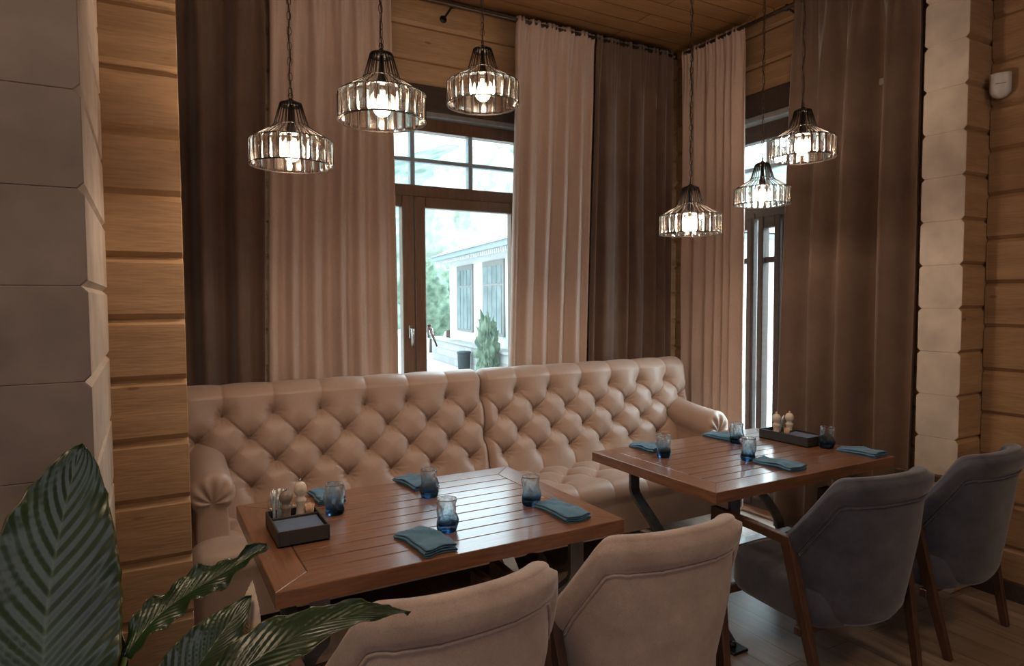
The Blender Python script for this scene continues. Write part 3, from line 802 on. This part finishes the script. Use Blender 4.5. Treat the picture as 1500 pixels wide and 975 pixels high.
# ------------------------------------------------------------------ pendant lamps
LAMP_W=7.0
def lamp(label):
    root=empty('pendant_lamp'); tag(root,label,'lamp','crystal pendant lamps')
    D=.29; R_=D/2; H=.086; n=26   # origin = bottom ring
    mb=MB()
    def ring(r,z,t=.0016,k=52): mb.tube([(r*cos(2*pi*i/k),r*sin(2*pi*i/k),z) for i in range(k)],t,6,closed=True)
    ring(R_,0);ring(R_,H);ring(R_-.010,0,.0013);ring(R_-.010,H,.0013);ring(.060,H+.055,.0016)
    ring(.037,H+.133,.0022)
    for i in range(n):
        a=2*pi*(i+.5)/n; c,s=cos(a),sin(a)
        mb.tube([(c*.037,s*.037,H+.133),(c*.049,s*.049,H+.092),(c*.060,s*.060,H+.056),(c*.069,s*.069,H+.046),(c*R_*.93,s*R_*.93,H+.006),(c*R_,s*R_,H-.002),(c*R_,s*R_,0)],.0018,5)
    mb.lathe([(.0375,H+.124),(.037,H+.133),(.033,H+.137),(.012,H+.145),(.006,H+.151)],24,cap=False)
    mb.build('wire_frame',M['black'],root)
    # chain up to the ceiling, plus twisted cord
    mb=MB(); z=H+.151
    mb.tube([(.008*cos(t),0,z+.010+.010*sin(t)) for t in [2*pi*k/12 for k in range(12)]],.0018,6,closed=True)
    z+=.018
    mb.build('top_loop',M['black'],root)
    # socket, bulb
    mb=MB(); mb.lathe([(.016,H+.0),(.017,H+.045),(.012,H+.06),(.006,H+.13)],16); mb.build('socket',M['black'],root)
    mb=MB(); mb.sphere((0,0,.045),.030,20); mb.lathe([(.029,.05),(.024,.07),(.014,.08),(.013,H+.0)],20,cap=False); mb.build('bulb',M['bulb'],root)
    L=bpy.data.lights.new('bulb_light','POINT'); L.energy=LAMP_W; L.color=(1,.77,.56); L.shadow_soft_size=.022
    lo=bpy.data.objects.new('bulb_light',L); COL.objects.link(lo); lo.parent=root; lo.location=(0,0,.045)
    # crystals
    def crystal():
        mb=MB(); w=2*pi*R_/n*.86; t=.010; h=H*.94; vs=[];
        ys=[(0,.35),(.10,1),(.90,1),(1,.35)]
        for (q,s) in ys:
            z=.003+q*h
            for (px_,py_) in ((-.5,0),(-.28,.5),(.28,.5),(.5,0),(.28,-.5),(-.28,-.5)): vs.append((py_*t*(s*.7+.3),px_*w*(.55+.45*s),z))
        fs=[]
        for i in range(3):
            for k in range(6): fs.append((i*6+k,i*6+(k+1)%6,(i+1)*6+(k+1)%6,(i+1)*6+k))
        fs.append((5,4,3,2,1,0)); fs.append((18,19,20,21,22,23)); mb.add(vs,fs); return mb.build('crystal',M['crystal'],root)
    c0=crystal(); 
    for i in range(n):
        a=2*pi*i/n; c=c0 if i==0 else c0.copy()
        if i: COL.objects.link(c); c.parent=root
        c.location=((R_-.006)*cos(a),(R_-.006)*sin(a),0); c.rotation_euler=(0,0,a)
    return root
def add_chain(root,length,seed):
    rnd=random.Random(seed); mb=MB(); z=.246; L=.031; i=0
    while z<length:
        a=(i%2)*pi/2+rnd.uniform(-.3,.3); pts=[]
        for k in range(14):
            t=2*pi*k/14; x=.0075*cos(t); zz=(L/2)*sin(t); zz=max(-L/2*.92,min(L/2*.92,zz*1.15))
            pts.append((x*cos(a),x*sin(a),z+L/2+zz))
        mb.tube(pts,.0014,5,closed=True); z+=L*.86; i+=1
    ob=mb.build('chain',M['bronze'],root)
    mb=MB(); pts=[]
    for k in range(int(length/.02)+1): zz=.22+k*.02; pts.append((.004*sin(k*.9+seed),.004*cos(k*.7),min(zz,length)))
    mb.tube(pts,.0022,6); mb.build('cord',M['black'],root)
    mb=MB(); mb.lathe([(.05,length-.02),(.052,length)],24); mb.build('ceiling_rose',M['black'],root)
LP=[(428,248.0,118,'crystal pendant lamp hanging lowest and furthest left'),(560,184,127,'crystal pendant lamp with a visible round bulb, second from the left'),(707.5,159,105,'crystal pendant lamp in front of the window transom'),
    (1011,346.5,89,'crystal pendant lamp hanging lowest, before the pale corner curtain'),(1116,304,78,'smallest crystal pendant lamp, in front of the narrow right window'),(1175,236.5,91,'crystal pendant lamp hanging before the broad brown curtain')]
LPOS=[(.478,2.471,2.026),(.712,2.155,2.138),(1.219,2.411,2.327),(2.283,2.336,1.848),(2.950,2.481,2.049),(2.699,2.044,2.191)]
l0=lamp(LP[0][3])
for i,p in enumerate(LPOS):
    r=l0 if i==0 else dup(l0); r.location=p; r['label']=LP[i][3]; r.rotation_euler.z=.3*i
for i,r in enumerate([o for o in bpy.data.objects if o.name.startswith('pendant_lamp')]):
    add_chain(r,ZC-r.location.z,i)

# ------------------------------------------------------------------ tumblers
def tumbler(loc,label,seed):
    rnd=random.Random(seed); p1,p2,p3=rnd.uniform(0,6),rnd.uniform(0,6),rnd.uniform(0,6)
    def fn(r,z,a):
        k=min(1,z/.02)*min(1,max(0,(.112-z)/.012))*.9+.1
        return r*(1+k*(.075*sin(2*a+z*60+p1)+.075*sin(3*a-z*85+p2)+.045*sin(5*a+z*60+p3)))
    fn0=fn
    def fn(r,z,a): return fn0(r,z,a)*(1+.13*noise.noise(Vector((cos(a)*2.2+seed,sin(a)*2.2,z*26)))*min(1,z/.02)*min(1,max(0,(.112-z)/.01)))
    mb=MB(); out=[(.030,0.0),(.0325,.002),(.034,.008)]+[(.034,.008+.104*i/34) for i in range(1,34)]+[(.0345,.112)]
    inn=[(.0325,.112)]+[(.0315,.112-.085*i/18) for i in range(1,18)]+[(.030,.027),(.024,.021),(.01,.0185),(.001,.018)]
    mb.lathe(out+inn,72,fn=fn); o=mb.build('tumbler',M['tumbler'],loc=loc); o.rotation_euler.z=rnd.uniform(0,6); tag(o,label,'glass','smoky blue tumblers'); return o
TL=[((.884,2.047,.7505),'blue tumbler nearest the folded napkin at the front edge of the left table'),((1.28,2.147,.7505),'blue tumbler near the right end of the left table'),((.98,2.445,.7505),'blue tumbler by the napkin at the back middle of the left table'),((.594,2.425,.7505),'dark blue tumbler right of the toothpicks on the left table'),
((2.248,2.473,.7505),'blue tumbler nearest the left edge of the right table'),((2.805,2.507,.7505),'blue tumbler furthest back on the right table'),((2.555,2.21,.7505),'blue tumbler at the middle of the right table'),((3.127,2.190,.7505),'blue tumbler beside the caddy on the right table')]
for i,(l,t) in enumerate(TL): tumbler(l,t,i+20)

# ------------------------------------------------------------------ napkins
def napkin(cx,cy,w,l,rz,label,seed,hh=.027):
    rnd=random.Random(seed); rib=[]; n=0
    # flattened spiral cross-section in (x,z); extruded along y
    lay=4; dz=hh/lay; t=.0018
    path=[]
    for k in range(lay):
        z=t+k*dz; xs=[-w/2+.004+k*.0012,w/2-.003-k*.001]
        if k%2: xs=xs[::-1]
        for i in range(10): path.append((xs[0]+(xs[1]-xs[0])*i/9,z))
        if k<lay-1:
            s=1 if xs[1]>0 else -1
            for i in range(1,5):
                a=-pi/2+pi*i/5; path.append((xs[1]+s*dz/2*cos(a)*1.1,z+dz/2+dz/2*sin(a)))
    NY=26; rows=[]
    for j in range(NY+1):
        y=-l/2+l*j/NY; row=[]
        sc=1-.03*cos(4*j/NY+seed); v=j/NY
        off=[]
        for (x,z) in path:
            wv=.007*noise.noise(Vector((x*22+seed,y*16,seed)))*(z/hh) + .004*sin(3*pi*v+seed)*(z/hh)*.7
            crease=.0065*exp(-((x*.8+y*.6-.045)/.008)**2)-.004*exp(-((x*.9-y*.4+.02)/.012)**2)*(z/hh)**2
            sag=-.50*z*max(0,(v-.35))/.65
            off.append((x*sc+.03*(v-.5)*(v-.5)*(1 if seed%2>1 else -1)+.008*noise.noise(Vector((y*14,seed,0))),y+.006*noise.noise(Vector((x*25,z*90,seed)))*(1 if j in(0,NY) else .3)+.030*(x/w)*v*v+.006*sin(x*60+seed)*(1-v)**4,z+wv+crease+sag))
        up=[(p[0],p[1],p[2]) for p in off]; 
        # ribbon thickness
        n=len(off); A=[];B=[]
        for i in range(n):
            a=off[max(0,i-1)];b=off[min(n-1,i+1)]; tx,tz=b[0]-a[0],b[2]-a[2]; L=sqrt(tx*tx+tz*tz)+1e-9; nx,nz=-tz/L*t/2*.9,tx/L*t/2*.9
            A.append((off[i][0]+nx,off[i][1],max(.0004,off[i][2]+nz))); B.append((off[i][0]-nx,off[i][1],max(.0002,off[i][2]-nz)))
        rows.append(A+B[::-1])
    mb=MB(); mb.grid(rows,0,True,closeu=True)
    m=len(rows[0])
    for rr in (rows[0],rows[-1]): mb.add(rr,[(i,i+1,m-2-i,m-1-i) for i in range(m//2-1)])
    o=mb.build('folded_napkin',M['napkin'],loc=(cx,cy,.7505)); o.rotation_euler.z=rz
    tag(o,label,'napkin','folded teal napkins'); return o
NL=[(.778,1.980,.118,.235,.10,'teal napkin lying at the middle of the front edge of the left table'),(1.332,2.010,.108,.235,-.0,'teal napkin at the right front corner of the left table'),
(1.000,2.655,.118,.225,.12,'teal napkin behind a tumbler at the back of the left table'),(.620,2.640,.110,.200,0.,'teal napkin behind the mills at the back left of the left table'),
(2.300,2.655,.118,.215,-.02,'teal napkin at the back left corner of the right table'),(2.840,2.655,.118,.215,.05,'teal napkin at the back of the right table, behind the middle tumblers'),
(2.590,2.070,.118,.235,.02,'teal napkin at the middle of the front edge of the right table'),(3.165,2.030,.112,.215,.05,'teal napkin at the right front corner of the right table')]
for i,(x,y,w,l,r,t) in enumerate(NL): napkin(x,y,w,l,r,t,i*3.7+1)

# ------------------------------------------------------------------ caddies and contents
def caddy(x0,x1,y0,y1,label,pos_y_split,z=.7505):
    root=empty('condiment_caddy',((x0+x1)/2,(y0+y1)/2,z)); tag(root,label,'caddy','dark table caddies')
    w=(x1-x0)/2;d=(y1-y0)/2;h=.052;t=.006; mb=MB()
    mb.box(-w,w,-d,d,0,.006,.001); mb.box(-w,-w+t,-d,d,0,h,.001); mb.box(w-t,w,-d,d,0,h,.001); mb.box(-w+t,w-t,-d,-d+t,0,h,.001); mb.box(-w+t,w-t,d-t,d,0,h,.001)
    mb.build('tray',M['caddy'],root)
    mb=MB(); ys=pos_y_split; mb.box(-w+t,w-t,ys-.003,ys+.003,.006,h-.002,.001); mb.build('divider',M['caddy'],root)
    mb=MB()
    for k in range(12):
        mb.box(-w+t+.004,w-t-.004-.001*(k%3),-d+t+.003,ys-.006-.001*(k%2),.0065+k*.0031,.0065+k*.0031+.0028,.0005)
    o=mb.build('paper_napkin_stack',M['napkin_dark']); o.location=root.location; tag(o,'dark paper napkins stacked in the '+('left' if x0<1 else 'right')+' table caddy','napkins')
    return root
def mill(x,y,s,m,label,rad=1.0,tip=None):
    mb=MB(); r=.0175*rad; prof=[(r*1.12,0),(r*1.2,.003),(r*1.15,.015),(r*.82,.035),(r*.72,.05),(r*.80,.066),(r*1.02,.076),(r*1.05,.081),(r*.74,.087),(r*.66,.093),(r*.95,.100),(r*1.16,.112),(r*1.14,.124),(r*.85,.136),(r*.35,.142)]
    prof=[(a,b*s) for a,b in prof]; root=empty('pepper_mill',(x,y,.757)); tag(root,label,'mill')
    mb.lathe(prof,24); mb.build('body',m,root)
    mb=MB(); mb.lathe([(.003,.140*s),(.0045,.144*s),(.0055,.149*s),(.003,.153*s)],12); mb.build('knob',tip or M['chrome'],root)
    return root
def picks(x,y,label,seed):
    rnd=random.Random(seed)
    root=empty('toothpick_glass',(x,y,.757)); tag(root,label,'toothpick holder')
    mb=MB(); mb.lathe([(.001,0),(.0165,.0005),(.0175,.002),(.0195,.05)],20,cap=False); mb.build('holder',M['jar'],root)
    mb=MB()
    for k in range(60):
        a=rnd.uniform(0,6.28); r=sqrt(rnd.random())*.010; sp=1.75
        mb.tube([(r*cos(a),r*sin(a),.006),(r*sp*cos(a),r*sp*sin(a),.066+rnd.uniform(-.003,.004))],[.001,.0008],4)
    o=mb.build('toothpicks',M['pick'],root); o['kind']='stuff'
def sachetjar(x,y,label,seed):
    rnd=random.Random(seed); root=empty('sachet_jar',(x,y,.757)); tag(root,label,'jar')
    mb=MB(); mb.lathe([(.001,0),(.026,.0005),(.027,.002),(.027,.100)],28,cap=False); mb.build('jar',M['jar'],root)
    for k in range(9):
        a=rnd.uniform(0,6.28); mb=MB(); L=.10+rnd.uniform(0,.02); ti=rnd.uniform(.05,.24)
        rows=[]
        for i in range(8):
            t=i/7; rows.append([(j*.0045+.001*rnd.uniform(-1,1),.0012*sin(i*2+j*2+k),t*L) for j in (-1,0,1)])
        mb.grid(rows,0,True); o=mb.build('sachet',M['foil'],root); o.modifiers.new('t','SOLIDIFY').thickness=.0006
        o.location=(.009*cos(a),.009*sin(a),.008); o.rotation_euler=(ti*sin(a)*-1,ti*cos(a),a)
caddy(.349,.515,2.165,2.410,'dark wooden caddy with a partition on the left table',.035)
mill(.408,2.345,.90,M['greywood'],'dark grey-brown pepper mill in front of the sachet jar, left table',1.15)
mill(.462,2.372,1.02,M['creamwood'],'tall cream mill beside the toothpicks on the left table',1.1)
picks(.488,2.350,'small glass packed with toothpicks in the left table caddy',3)
sachetjar(.393,2.380,'clear glass jar of shiny wrapped sachets in the left table caddy',5) if False else None
def oiljar(x,y,label,seed):
    rnd=random.Random(seed); root=empty('sachet_jar',(x,y,.757)); tag(root,label,'jar')
    return root
sachetjar(.380,2.382,'clear glass jar of shiny wrapped sachets in the left table caddy',5)
caddy(3.033,3.190,2.238,2.550,'grey wooden caddy near the brown curtain on the right table',.03)
mill(3.068,2.462,.98,M['creamwood'],'cream mill nearest the camera in the right table caddy',1.15,M['pick'])
mill(3.150,2.440,.98,M['creamwood'],'cream mill at the right of the sachet jar, right table',1.15,M['pick'])
picks(3.085,2.405,'small glass packed with toothpicks in the right table caddy',4)
sachetjar(3.125,2.500,'clear glass jar of shiny wrapped sachets in the right table caddy',6)

# ------------------------------------------------------------------ motion sensor
sr=empty('motion_sensor',(3.80,1.735,2.60),radians(0)); tag(sr,'small white motion detector fixed in the corner by the stacked log ends','motion detector')
mb=MB(); rows=[]
for i in range(15):
    z=-.062+.122*i/14; q=max(0,(-z-.015)/.047); hw=.046*sqrt(max(.02,1-q**2.2)); dp=.042*(1-.5*q**2)
    rows.append([(-dp*sin(pi*k/12)**.5-.004,hw*-cos(pi*k/12),z) for k in range(13)])
mb.grid(rows,0,True); mb.add(rows[0],[list(range(13))]); mb.add(rows[-1],[list(range(13))[::-1]])
mb.build('housing',M['white'],sr)
mb=MB(); mb.box(-.0485,-.044,-.022,.022,.004,.007); mb.build('slot',M['gutter'],sr)
mb=MB(); mb.box(-.008,.03,-.03,.03,-.03,.04,.002); mb.build('bracket',M['white'],sr)
sr.rotation_euler.z=radians(25)

# ------------------------------------------------------------------ plant
PL=empty('potted_peace_lily',(-.08,1.12,0)); tag(PL,'broad-leaved green plant in the near left corner, in front of the pale post','plant')
pinv=Matrix.Translation((.08,-1.12,0))
def ppart(mb,name,m,**k):
    o=mb.build(name,m,**k); o.parent=PL; o.matrix_parent_inverse=pinv; return o
mb=MB(); mb.lathe([(.11,0),(.13,.01),(.155,.38),(.165,.40),(.165,.42),(.15,.42),(.148,.39)],32,c=(-.08,1.12,0)); pot=ppart(mb,'pot',M['pot'])
mb=MB(); mb.lathe([(.001,.385),(.147,.385)],32,c=(-.08,1.12,0),cap=False); ppart(mb,'soil',M['soil'])
def bez(P,t):
    P=[Vector(p) for p in P]
    while len(P)>1: P=[P[i].lerp(P[i+1],t) for i in range(len(P)-1)]
    return P[0]
def leaf(rib,width,face,m,prof=None,wave=.006,fold=.15,seed=0,n=44,k=20,curl=0):
    """rib: bezier points base->tip (world); face: approx leaf normal"""
    rows=[]; uv=[]; face=Vector(face).normalized()
    for i in range(n+1):
        t=i/n; p=bez(rib,t); a=bez(rib,max(0,t-.02)); b=bez(rib,min(1,t+.02)); tg=(b-a).normalized()
        sd=tg.cross(face).normalized(); nn=sd.cross(tg).normalized()
        w=width*(prof(t) if prof else (sin(pi*t**.8)**.75)*(1-.15*t))
        row=[]
        for j in range(-k,k+1):
            u=j/k
            rip=(.0019 if u<0 else .0008)*sin((t*105-abs(u)*27+(8*u*u if u<0 else 0))+1.5*noise.noise(Vector((t*9,u*2,seed))))*min(1,abs(u)*4)
            wv=wave*sin(t*17+seed+(2 if u>0 else 0))*abs(u)**2+wave*.6*sin(t*41+seed*2)*abs(u)**3
            ew=1+.05*noise.noise(Vector((t*22,seed,1 if u>0 else 5)))*abs(u)**4*(1+3*(t>.8))
            q=p+sd*(u*w*ew*cos(fold*abs(u)))+nn*(abs(u)*w*sin(fold)*1+rip+wv+curl*u*u*w)
            row.append(q)
        rows.append(row)
        uv.append([(j/k,t) for j in range(-k,k+1)])
    mb=MB(); mb.grid(rows,0,True)
    me_o=mb.build('leaf',m,fixn=False); me=me_o.data; ul=me.uv_layers.new(name='UVMap'); fl=[q for r in uv for q in r]
    for l in me.loops: ul.data[l.index].uv=fl[l.vertex_index]
    s=me_o.modifiers.new('t','SOLIDIFY'); s.thickness=.0009
    me_o.parent=PL; me_o.matrix_parent_inverse=pinv; return me_o
def stem(P,r0=.006,r1=.004):
    pts=[bez(P,i/14) for i in range(15)]; mb=MB(); mb.tube(pts,[r0+(r1-r0)*i/14 for i in range(15)],8); return ppart(mb,'stem',M['stem'])

CAMD=(-.05,-1,.35)
leaf([(-.150,1.20,.84),(-.165,1.215,1.00),(-.145,1.30,1.14),(-.100,1.327,1.300)],.118,(.05,-1,.30),M['leaf'],prof=lambda t:(sin(pi*(.12+.88*t)**1.0)**.62)*(1-.25*t)+.0,wave=.005,fold=.10,seed=1)
stem([(-.09,1.12,.38),(-.13,1.15,.6),(-.150,1.20,.85)])
leaf([(-.045,1.235,.955),(.014,1.275,1.035),(.09,1.29,1.02),(.190,1.303,1.078)],.034,(-.1,-.55,1),M['leaf'],prof=lambda t:sin(pi*(.08+.92*t))**.6,wave=.010,fold=.25,seed=4)
stem([(-.07,1.12,.38),(-.10,1.14,.65),(-.08,1.2,.85),(-.045,1.235,.955)])
leaf([(.015,1.10,.875),(.12,1.10,.975),(.26,1.13,1.02),(.425,1.163,.948)],.052,(-.1,-.6,1),M['leaf'],prof=lambda t:sin(pi*(.06+.94*t))**.7*(1.2-.75*t),wave=.006,fold=.22,seed=7)
stem([(-.06,1.11,.38),(-.03,1.1,.6),(.015,1.10,.875)])
leaf([(-.032,1.18,.80),(.03,1.18,.90),(.08,1.20,.96),(.152,1.237,1.012)],.062,(-.3,-.8,.45),M['leaf'],wave=.004,fold=.2,seed=9)
stem([(-.07,1.13,.38),(-.06,1.15,.6),(-.032,1.18,.81)])
leaf([(-.115,1.27,.78),(-.095,1.29,.86),(-.08,1.30,.93),(-.060,1.32,.985)],.05,(.1,-.9,.4),M['leaf'],wave=.010,fold=.15,seed=12)
stem([(-.09,1.14,.38),(-.11,1.2,.6),(-.115,1.27,.79)])
leaf([(-.215,1.25,.72),(-.20,1.28,.84),(-.19,1.33,.93),(-.18,1.40,.99)],.07,(.1,-.9,.4),M['leaf'],wave=.006,fold=.15,seed=15)
stem([(-.10,1.12,.38),(-.19,1.16,.55),(-.215,1.25,.73)])
o=leaf([(.142,1.215,.925),(.150,1.22,.955),(.148,1.24,.99),(.157,1.262,1.030)],.020,(-.3,-.9,.3),M['bract'],wave=.001,fold=.3,seed=2); o.name='bract'; o['label']='dry pale bract'
stem([(-.04,1.12,.38),(.08,1.16,.7),(.142,1.215,.93)],.004,.003)

# ------------------------------------------------------------------ outside
mb=MB(); mb.box(-60,60,YW+.4,90,-.95,-.8); mb.box(4.6,60,-30,YW+.4,-.95,-.8); struct(mb,'ground',M['paving'])
mb=MB(); mb.box(4.05,4.6,-3,8,-.95,-.06); mb.box(-3,4.05,YW+.25,5.2,-.95,-.25); struct(mb,'terrace',M['paving'])
hr=empty('villa',(0,0,0))
def house():
    # facade local frame: s runs from the far corner towards the viewer's right, t outwards
    P0=Vector((10.15,23.0,0)); dirv=Vector((-sin(radians(8.5))*-1,-cos(radians(8.5)),0)); dirv=Vector((-sin(radians(8.5)),-cos(radians(8.5)),0)); nrm=Vector((-dirv.y*-1,dirv.x*-1,0))
    nrm=Vector((dirv.y,-dirv.x,0))  # faces the restaurant side (-x)
    hr.location=P0; hr.rotation_euler.z=math.atan2(dirv.y,dirv.x)
    return P0
house()
tag(hr,'white villa with a tiled roof and two tall windows beyond the courtyard','building')
# local: +x along facade (to the right in view), +y = away from viewer side or towards?
FL=11.0
sgn=1
def hpart(n,mb,m,par=None): return mb.build(n,m,par or hr)
mb=MB(); mb.box(0,FL,0,7,.0,3.05); hpart('wall',mb,M['stucco'])
mb=MB(); mb.box(-.35,FL+.3,-.55,7.4,3.02,3.12); mb.box(-.4,FL+.4,-.62,-.5,3.0,3.22); hpart('eaves',mb,M['gutter'])
mb=MB()
for k in range(60): mb.box(.05+k*.18,.13+k*.18,-.48,-.36,2.88,3.02)
hpart('dentils',mb,M['stucco'])
mb=MB(); z0=3.15
mb.add([(-.5,-.7,z0),(FL+.4,-.7,z0),(FL+.4,7.6,z0),(-.5,7.6,z0),(3.6,3.4,5.0),(FL-3,3.4,5.0)],[(0,1,5,4),(1,2,5),(2,3,4,5),(3,0,4),(0,3,2,1)]); hpart('roof',mb,M['tiles'])
for (a,b_) in ((1.3,2.9),(4.3,6.0),(7.6,9.2)):
    mb=MB(); mb.box(a-.14,b_+.14,-.06,.02,.45,2.75); o=hpart('window',mb,M['trim'])
    mb=MB()
    n=4
    for i in range(n):
        wx=(b_-a)/n
        mb.box(a+i*wx+.03,a+(i+1)*wx-.03,-.075,-.06,2.05,2.58); mb.box(a+i*wx+.03,a+(i+1)*wx-.03,-.075,-.06,.55,1.97)
    hpart('pane',mb,M['house_glass'],o)
mb=MB(); mb.box(-1.5,FL,-.35,-.01,-.85,.02); mb.box(-1.6,FL,-.42,-.01,.02,.10); hpart('stone_base',mb,M['stone'])
# courtyard bin
mb=MB(); mb.lathe([(.17,0),(.19,.02),(.215,.62),(.23,.64),(.23,.68),(.19,.70)],20); bn=mb.build('litter_bin',M['bin'],loc=(8.95,19.2,-.8)); tag(bn,'dark litter bin standing by the stone base wall across the courtyard','bin')
def blob(name,c,r,m,seed,sq=(1,1,1),sub=4,amp=.28,fr=1.2,z_min=None):
    import bmesh
    b=bmesh.new(); bmesh.ops.create_icosphere(b,subdivisions=sub,radius=1)
    for v in b.verts:
        n=noise.fractal(v.co*fr*2+Vector((seed,seed*2,0)),1,2,4); n2=noise.noise(v.co*7+Vector((seed,0,seed))); k=1+amp*n+amp*.35*n2
        v.co=Vector((v.co.x*sq[0],v.co.y*sq[1],v.co.z*sq[2]))*k*r
    me=bpy.data.meshes.new(name); b.to_mesh(me); b.free(); me.materials.append(m)
    for p in me.polygons: p.use_smooth=True
    o=bpy.data.objects.new(name,me); COL.objects.link(o); o.location=c; return o
def tree(x,y,zg,h,r,m,label,seed,group=None):
    root=empty('tree',(x,y,zg)); tag(root,label,'tree',group)
    mb=MB(); mb.tube([(0,0,-.6),(.05,0,h*.35),(0,.05,h*.65)],[r*.09,r*.07,r*.04],8); mb.build('trunk',M['leg'],root)
    o=blob('crown',(0,0,h*.62),r,m,seed,(1,1,h*.42/r)); o.parent=root; return root

for i,(x,y,zg,h,r,k) in enumerate([(19,38,-.8,11.5,3.6,'fol2'),(14.5,33,-.8,8.6,2.3,'fol2'),(11.2,27.5,-.8,3.9,1.4,'fol3'),(25,48,-.8,13.5,4.4,'fol1'),(9.5,38,-.8,6,2.3,'fol1'),(33,40,-.8,9,4.2,'fol3'),(3,40,-.8,7,3,'fol3')]):
    lab=['large pale tree behind the villa roof','pale rounded tree left of the villa roof','leafy tree beside the far corner of the villa','dark tree high behind the villa','dark tree left of the villa, near the hill','broad tree right of the villa on the slope','leafy tree far left beyond the courtyard'][i]
    tree(x,y,zg,h,r,M[k],lab,i*3+1,'trees beyond the courtyard')
sh=blob('shrub',(8.45,16.6,.15),.36,M['fol3'],5,(.8,.8,2.4),5,.5,2); tag(sh,'green shrub in front of the right window of the villa','shrub')

# hillside
rows=[]
for i in range(70):
    a=radians(-50+150*i/69); row=[]
    for j in range(14):
        q=j/13; R_=52+60*q; z=-1.2+q*26*(1+.12*sin(a*7))+1.6*noise.noise(Vector((a*14,q*5,1)))
        row.append((R_*sin(a+.3),R_*cos(a+.3),z))
    rows.append(row)
mb=MB(); mb.grid(rows,0,True); struct(mb,'hillside',M['fol1'])

# ------------------------------------------------------------------ light
w=bpy.data.worlds.new('sky'); SC.world=w; w.use_nodes=True; nt=w.node_tree; bg=nt.nodes['Background']
tc=N(nt,'ShaderNodeTexCoord'); sp=N(nt,'ShaderNodeSeparateXYZ'); nt.links.new(tc.outputs['Generated'],sp.inputs[0])
c=ramp(nt,sp.outputs[2],[(0,(.86,.95,.97)),(.35,(.74,.90,1.0))]); nt.links.new(c,bg.inputs[0])
# thin cloud lit by the sun behind it: the sky glows brighter towards +x
dp=N(nt,'ShaderNodeVectorMath',operation='DOT_PRODUCT'); nt.links.new(tc.outputs['Generated'],dp.inputs[0]); dp.inputs[1].default_value=(.86,-.05,.50)
mr=N(nt,'ShaderNodeMapRange',interpolation_type='SMOOTHSTEP'); mr.inputs[1].default_value=.55; mr.inputs[2].default_value=1; mr.inputs[3].default_value=5.0; mr.inputs[4].default_value=26; nt.links.new(dp.outputs['Value'],mr.inputs[0])
nt.links.new(mr.outputs[0],bg.inputs[1])
def area(name,loc,rot,sx,sy,power,col,portal=False):
    l=bpy.data.lights.new(name,'AREA'); l.shape='RECTANGLE'; l.size=sx; l.size_y=sy; l.energy=power; l.color=col
    o=bpy.data.objects.new(name,l); COL.objects.link(o); o.location=loc; o.rotation_euler=rot
    if portal: l.cycles.is_portal=True
    return o
area('window_portal',(1.56,YW+.25,1.85),(-pi/2,0,0),1.8,2.1,1,(1,1,1),True)
area('side_window_portal',(XW+.26,3.0,1.4),(0,pi/2,0),2.9,1.6,1,(1,1,1),True)
# added fill lights, no fixtures: cool behind the camera, warm below the ceiling
area('rear_fill_light',(-.6,-3.1,1.9),(pi/2,0,0),3.6,1.8,24,(.95,.93,1.0))
area('ceiling_fill',(-.6,.1,ZC-.12),(0,0,0),.7,.7,26,(1,.74,.50))
area('ceiling_fill',(2.6,-.6,ZC-.12),(0,0,0),.7,.7,16,(1,.74,.50))

# ------------------------------------------------------------------ camera
cam=bpy.data.cameras.new('camera'); co=bpy.data.objects.new('camera',cam); COL.objects.link(co)
cam.sensor_width=36; cam.sensor_fit='HORIZONTAL'; cam.lens=961.6/1500*36; cam.clip_start=.05; cam.clip_end=500
yaw,pitch,roll=0.5096,0.05026,-0.005745
f=Vector((sin(yaw)*cos(pitch),cos(yaw)*cos(pitch),-sin(pitch))); r=Vector((cos(yaw),-sin(yaw),0)); u=r.cross(f)
r2=r*cos(roll)+u*sin(roll); u2=-r*sin(roll)+u*cos(roll)
co.matrix_world=Matrix(((r2.x,u2.x,-f.x,0),(r2.y,u2.y,-f.y,0),(r2.z,u2.z,-f.z,1.54),(0,0,0,1)))
SC.camera=co
vs=SC.view_settings; vs.view_transform='Standard'; vs.look='None'; vs.exposure=.25; vs.gamma=1; vs.use_curve_mapping=False
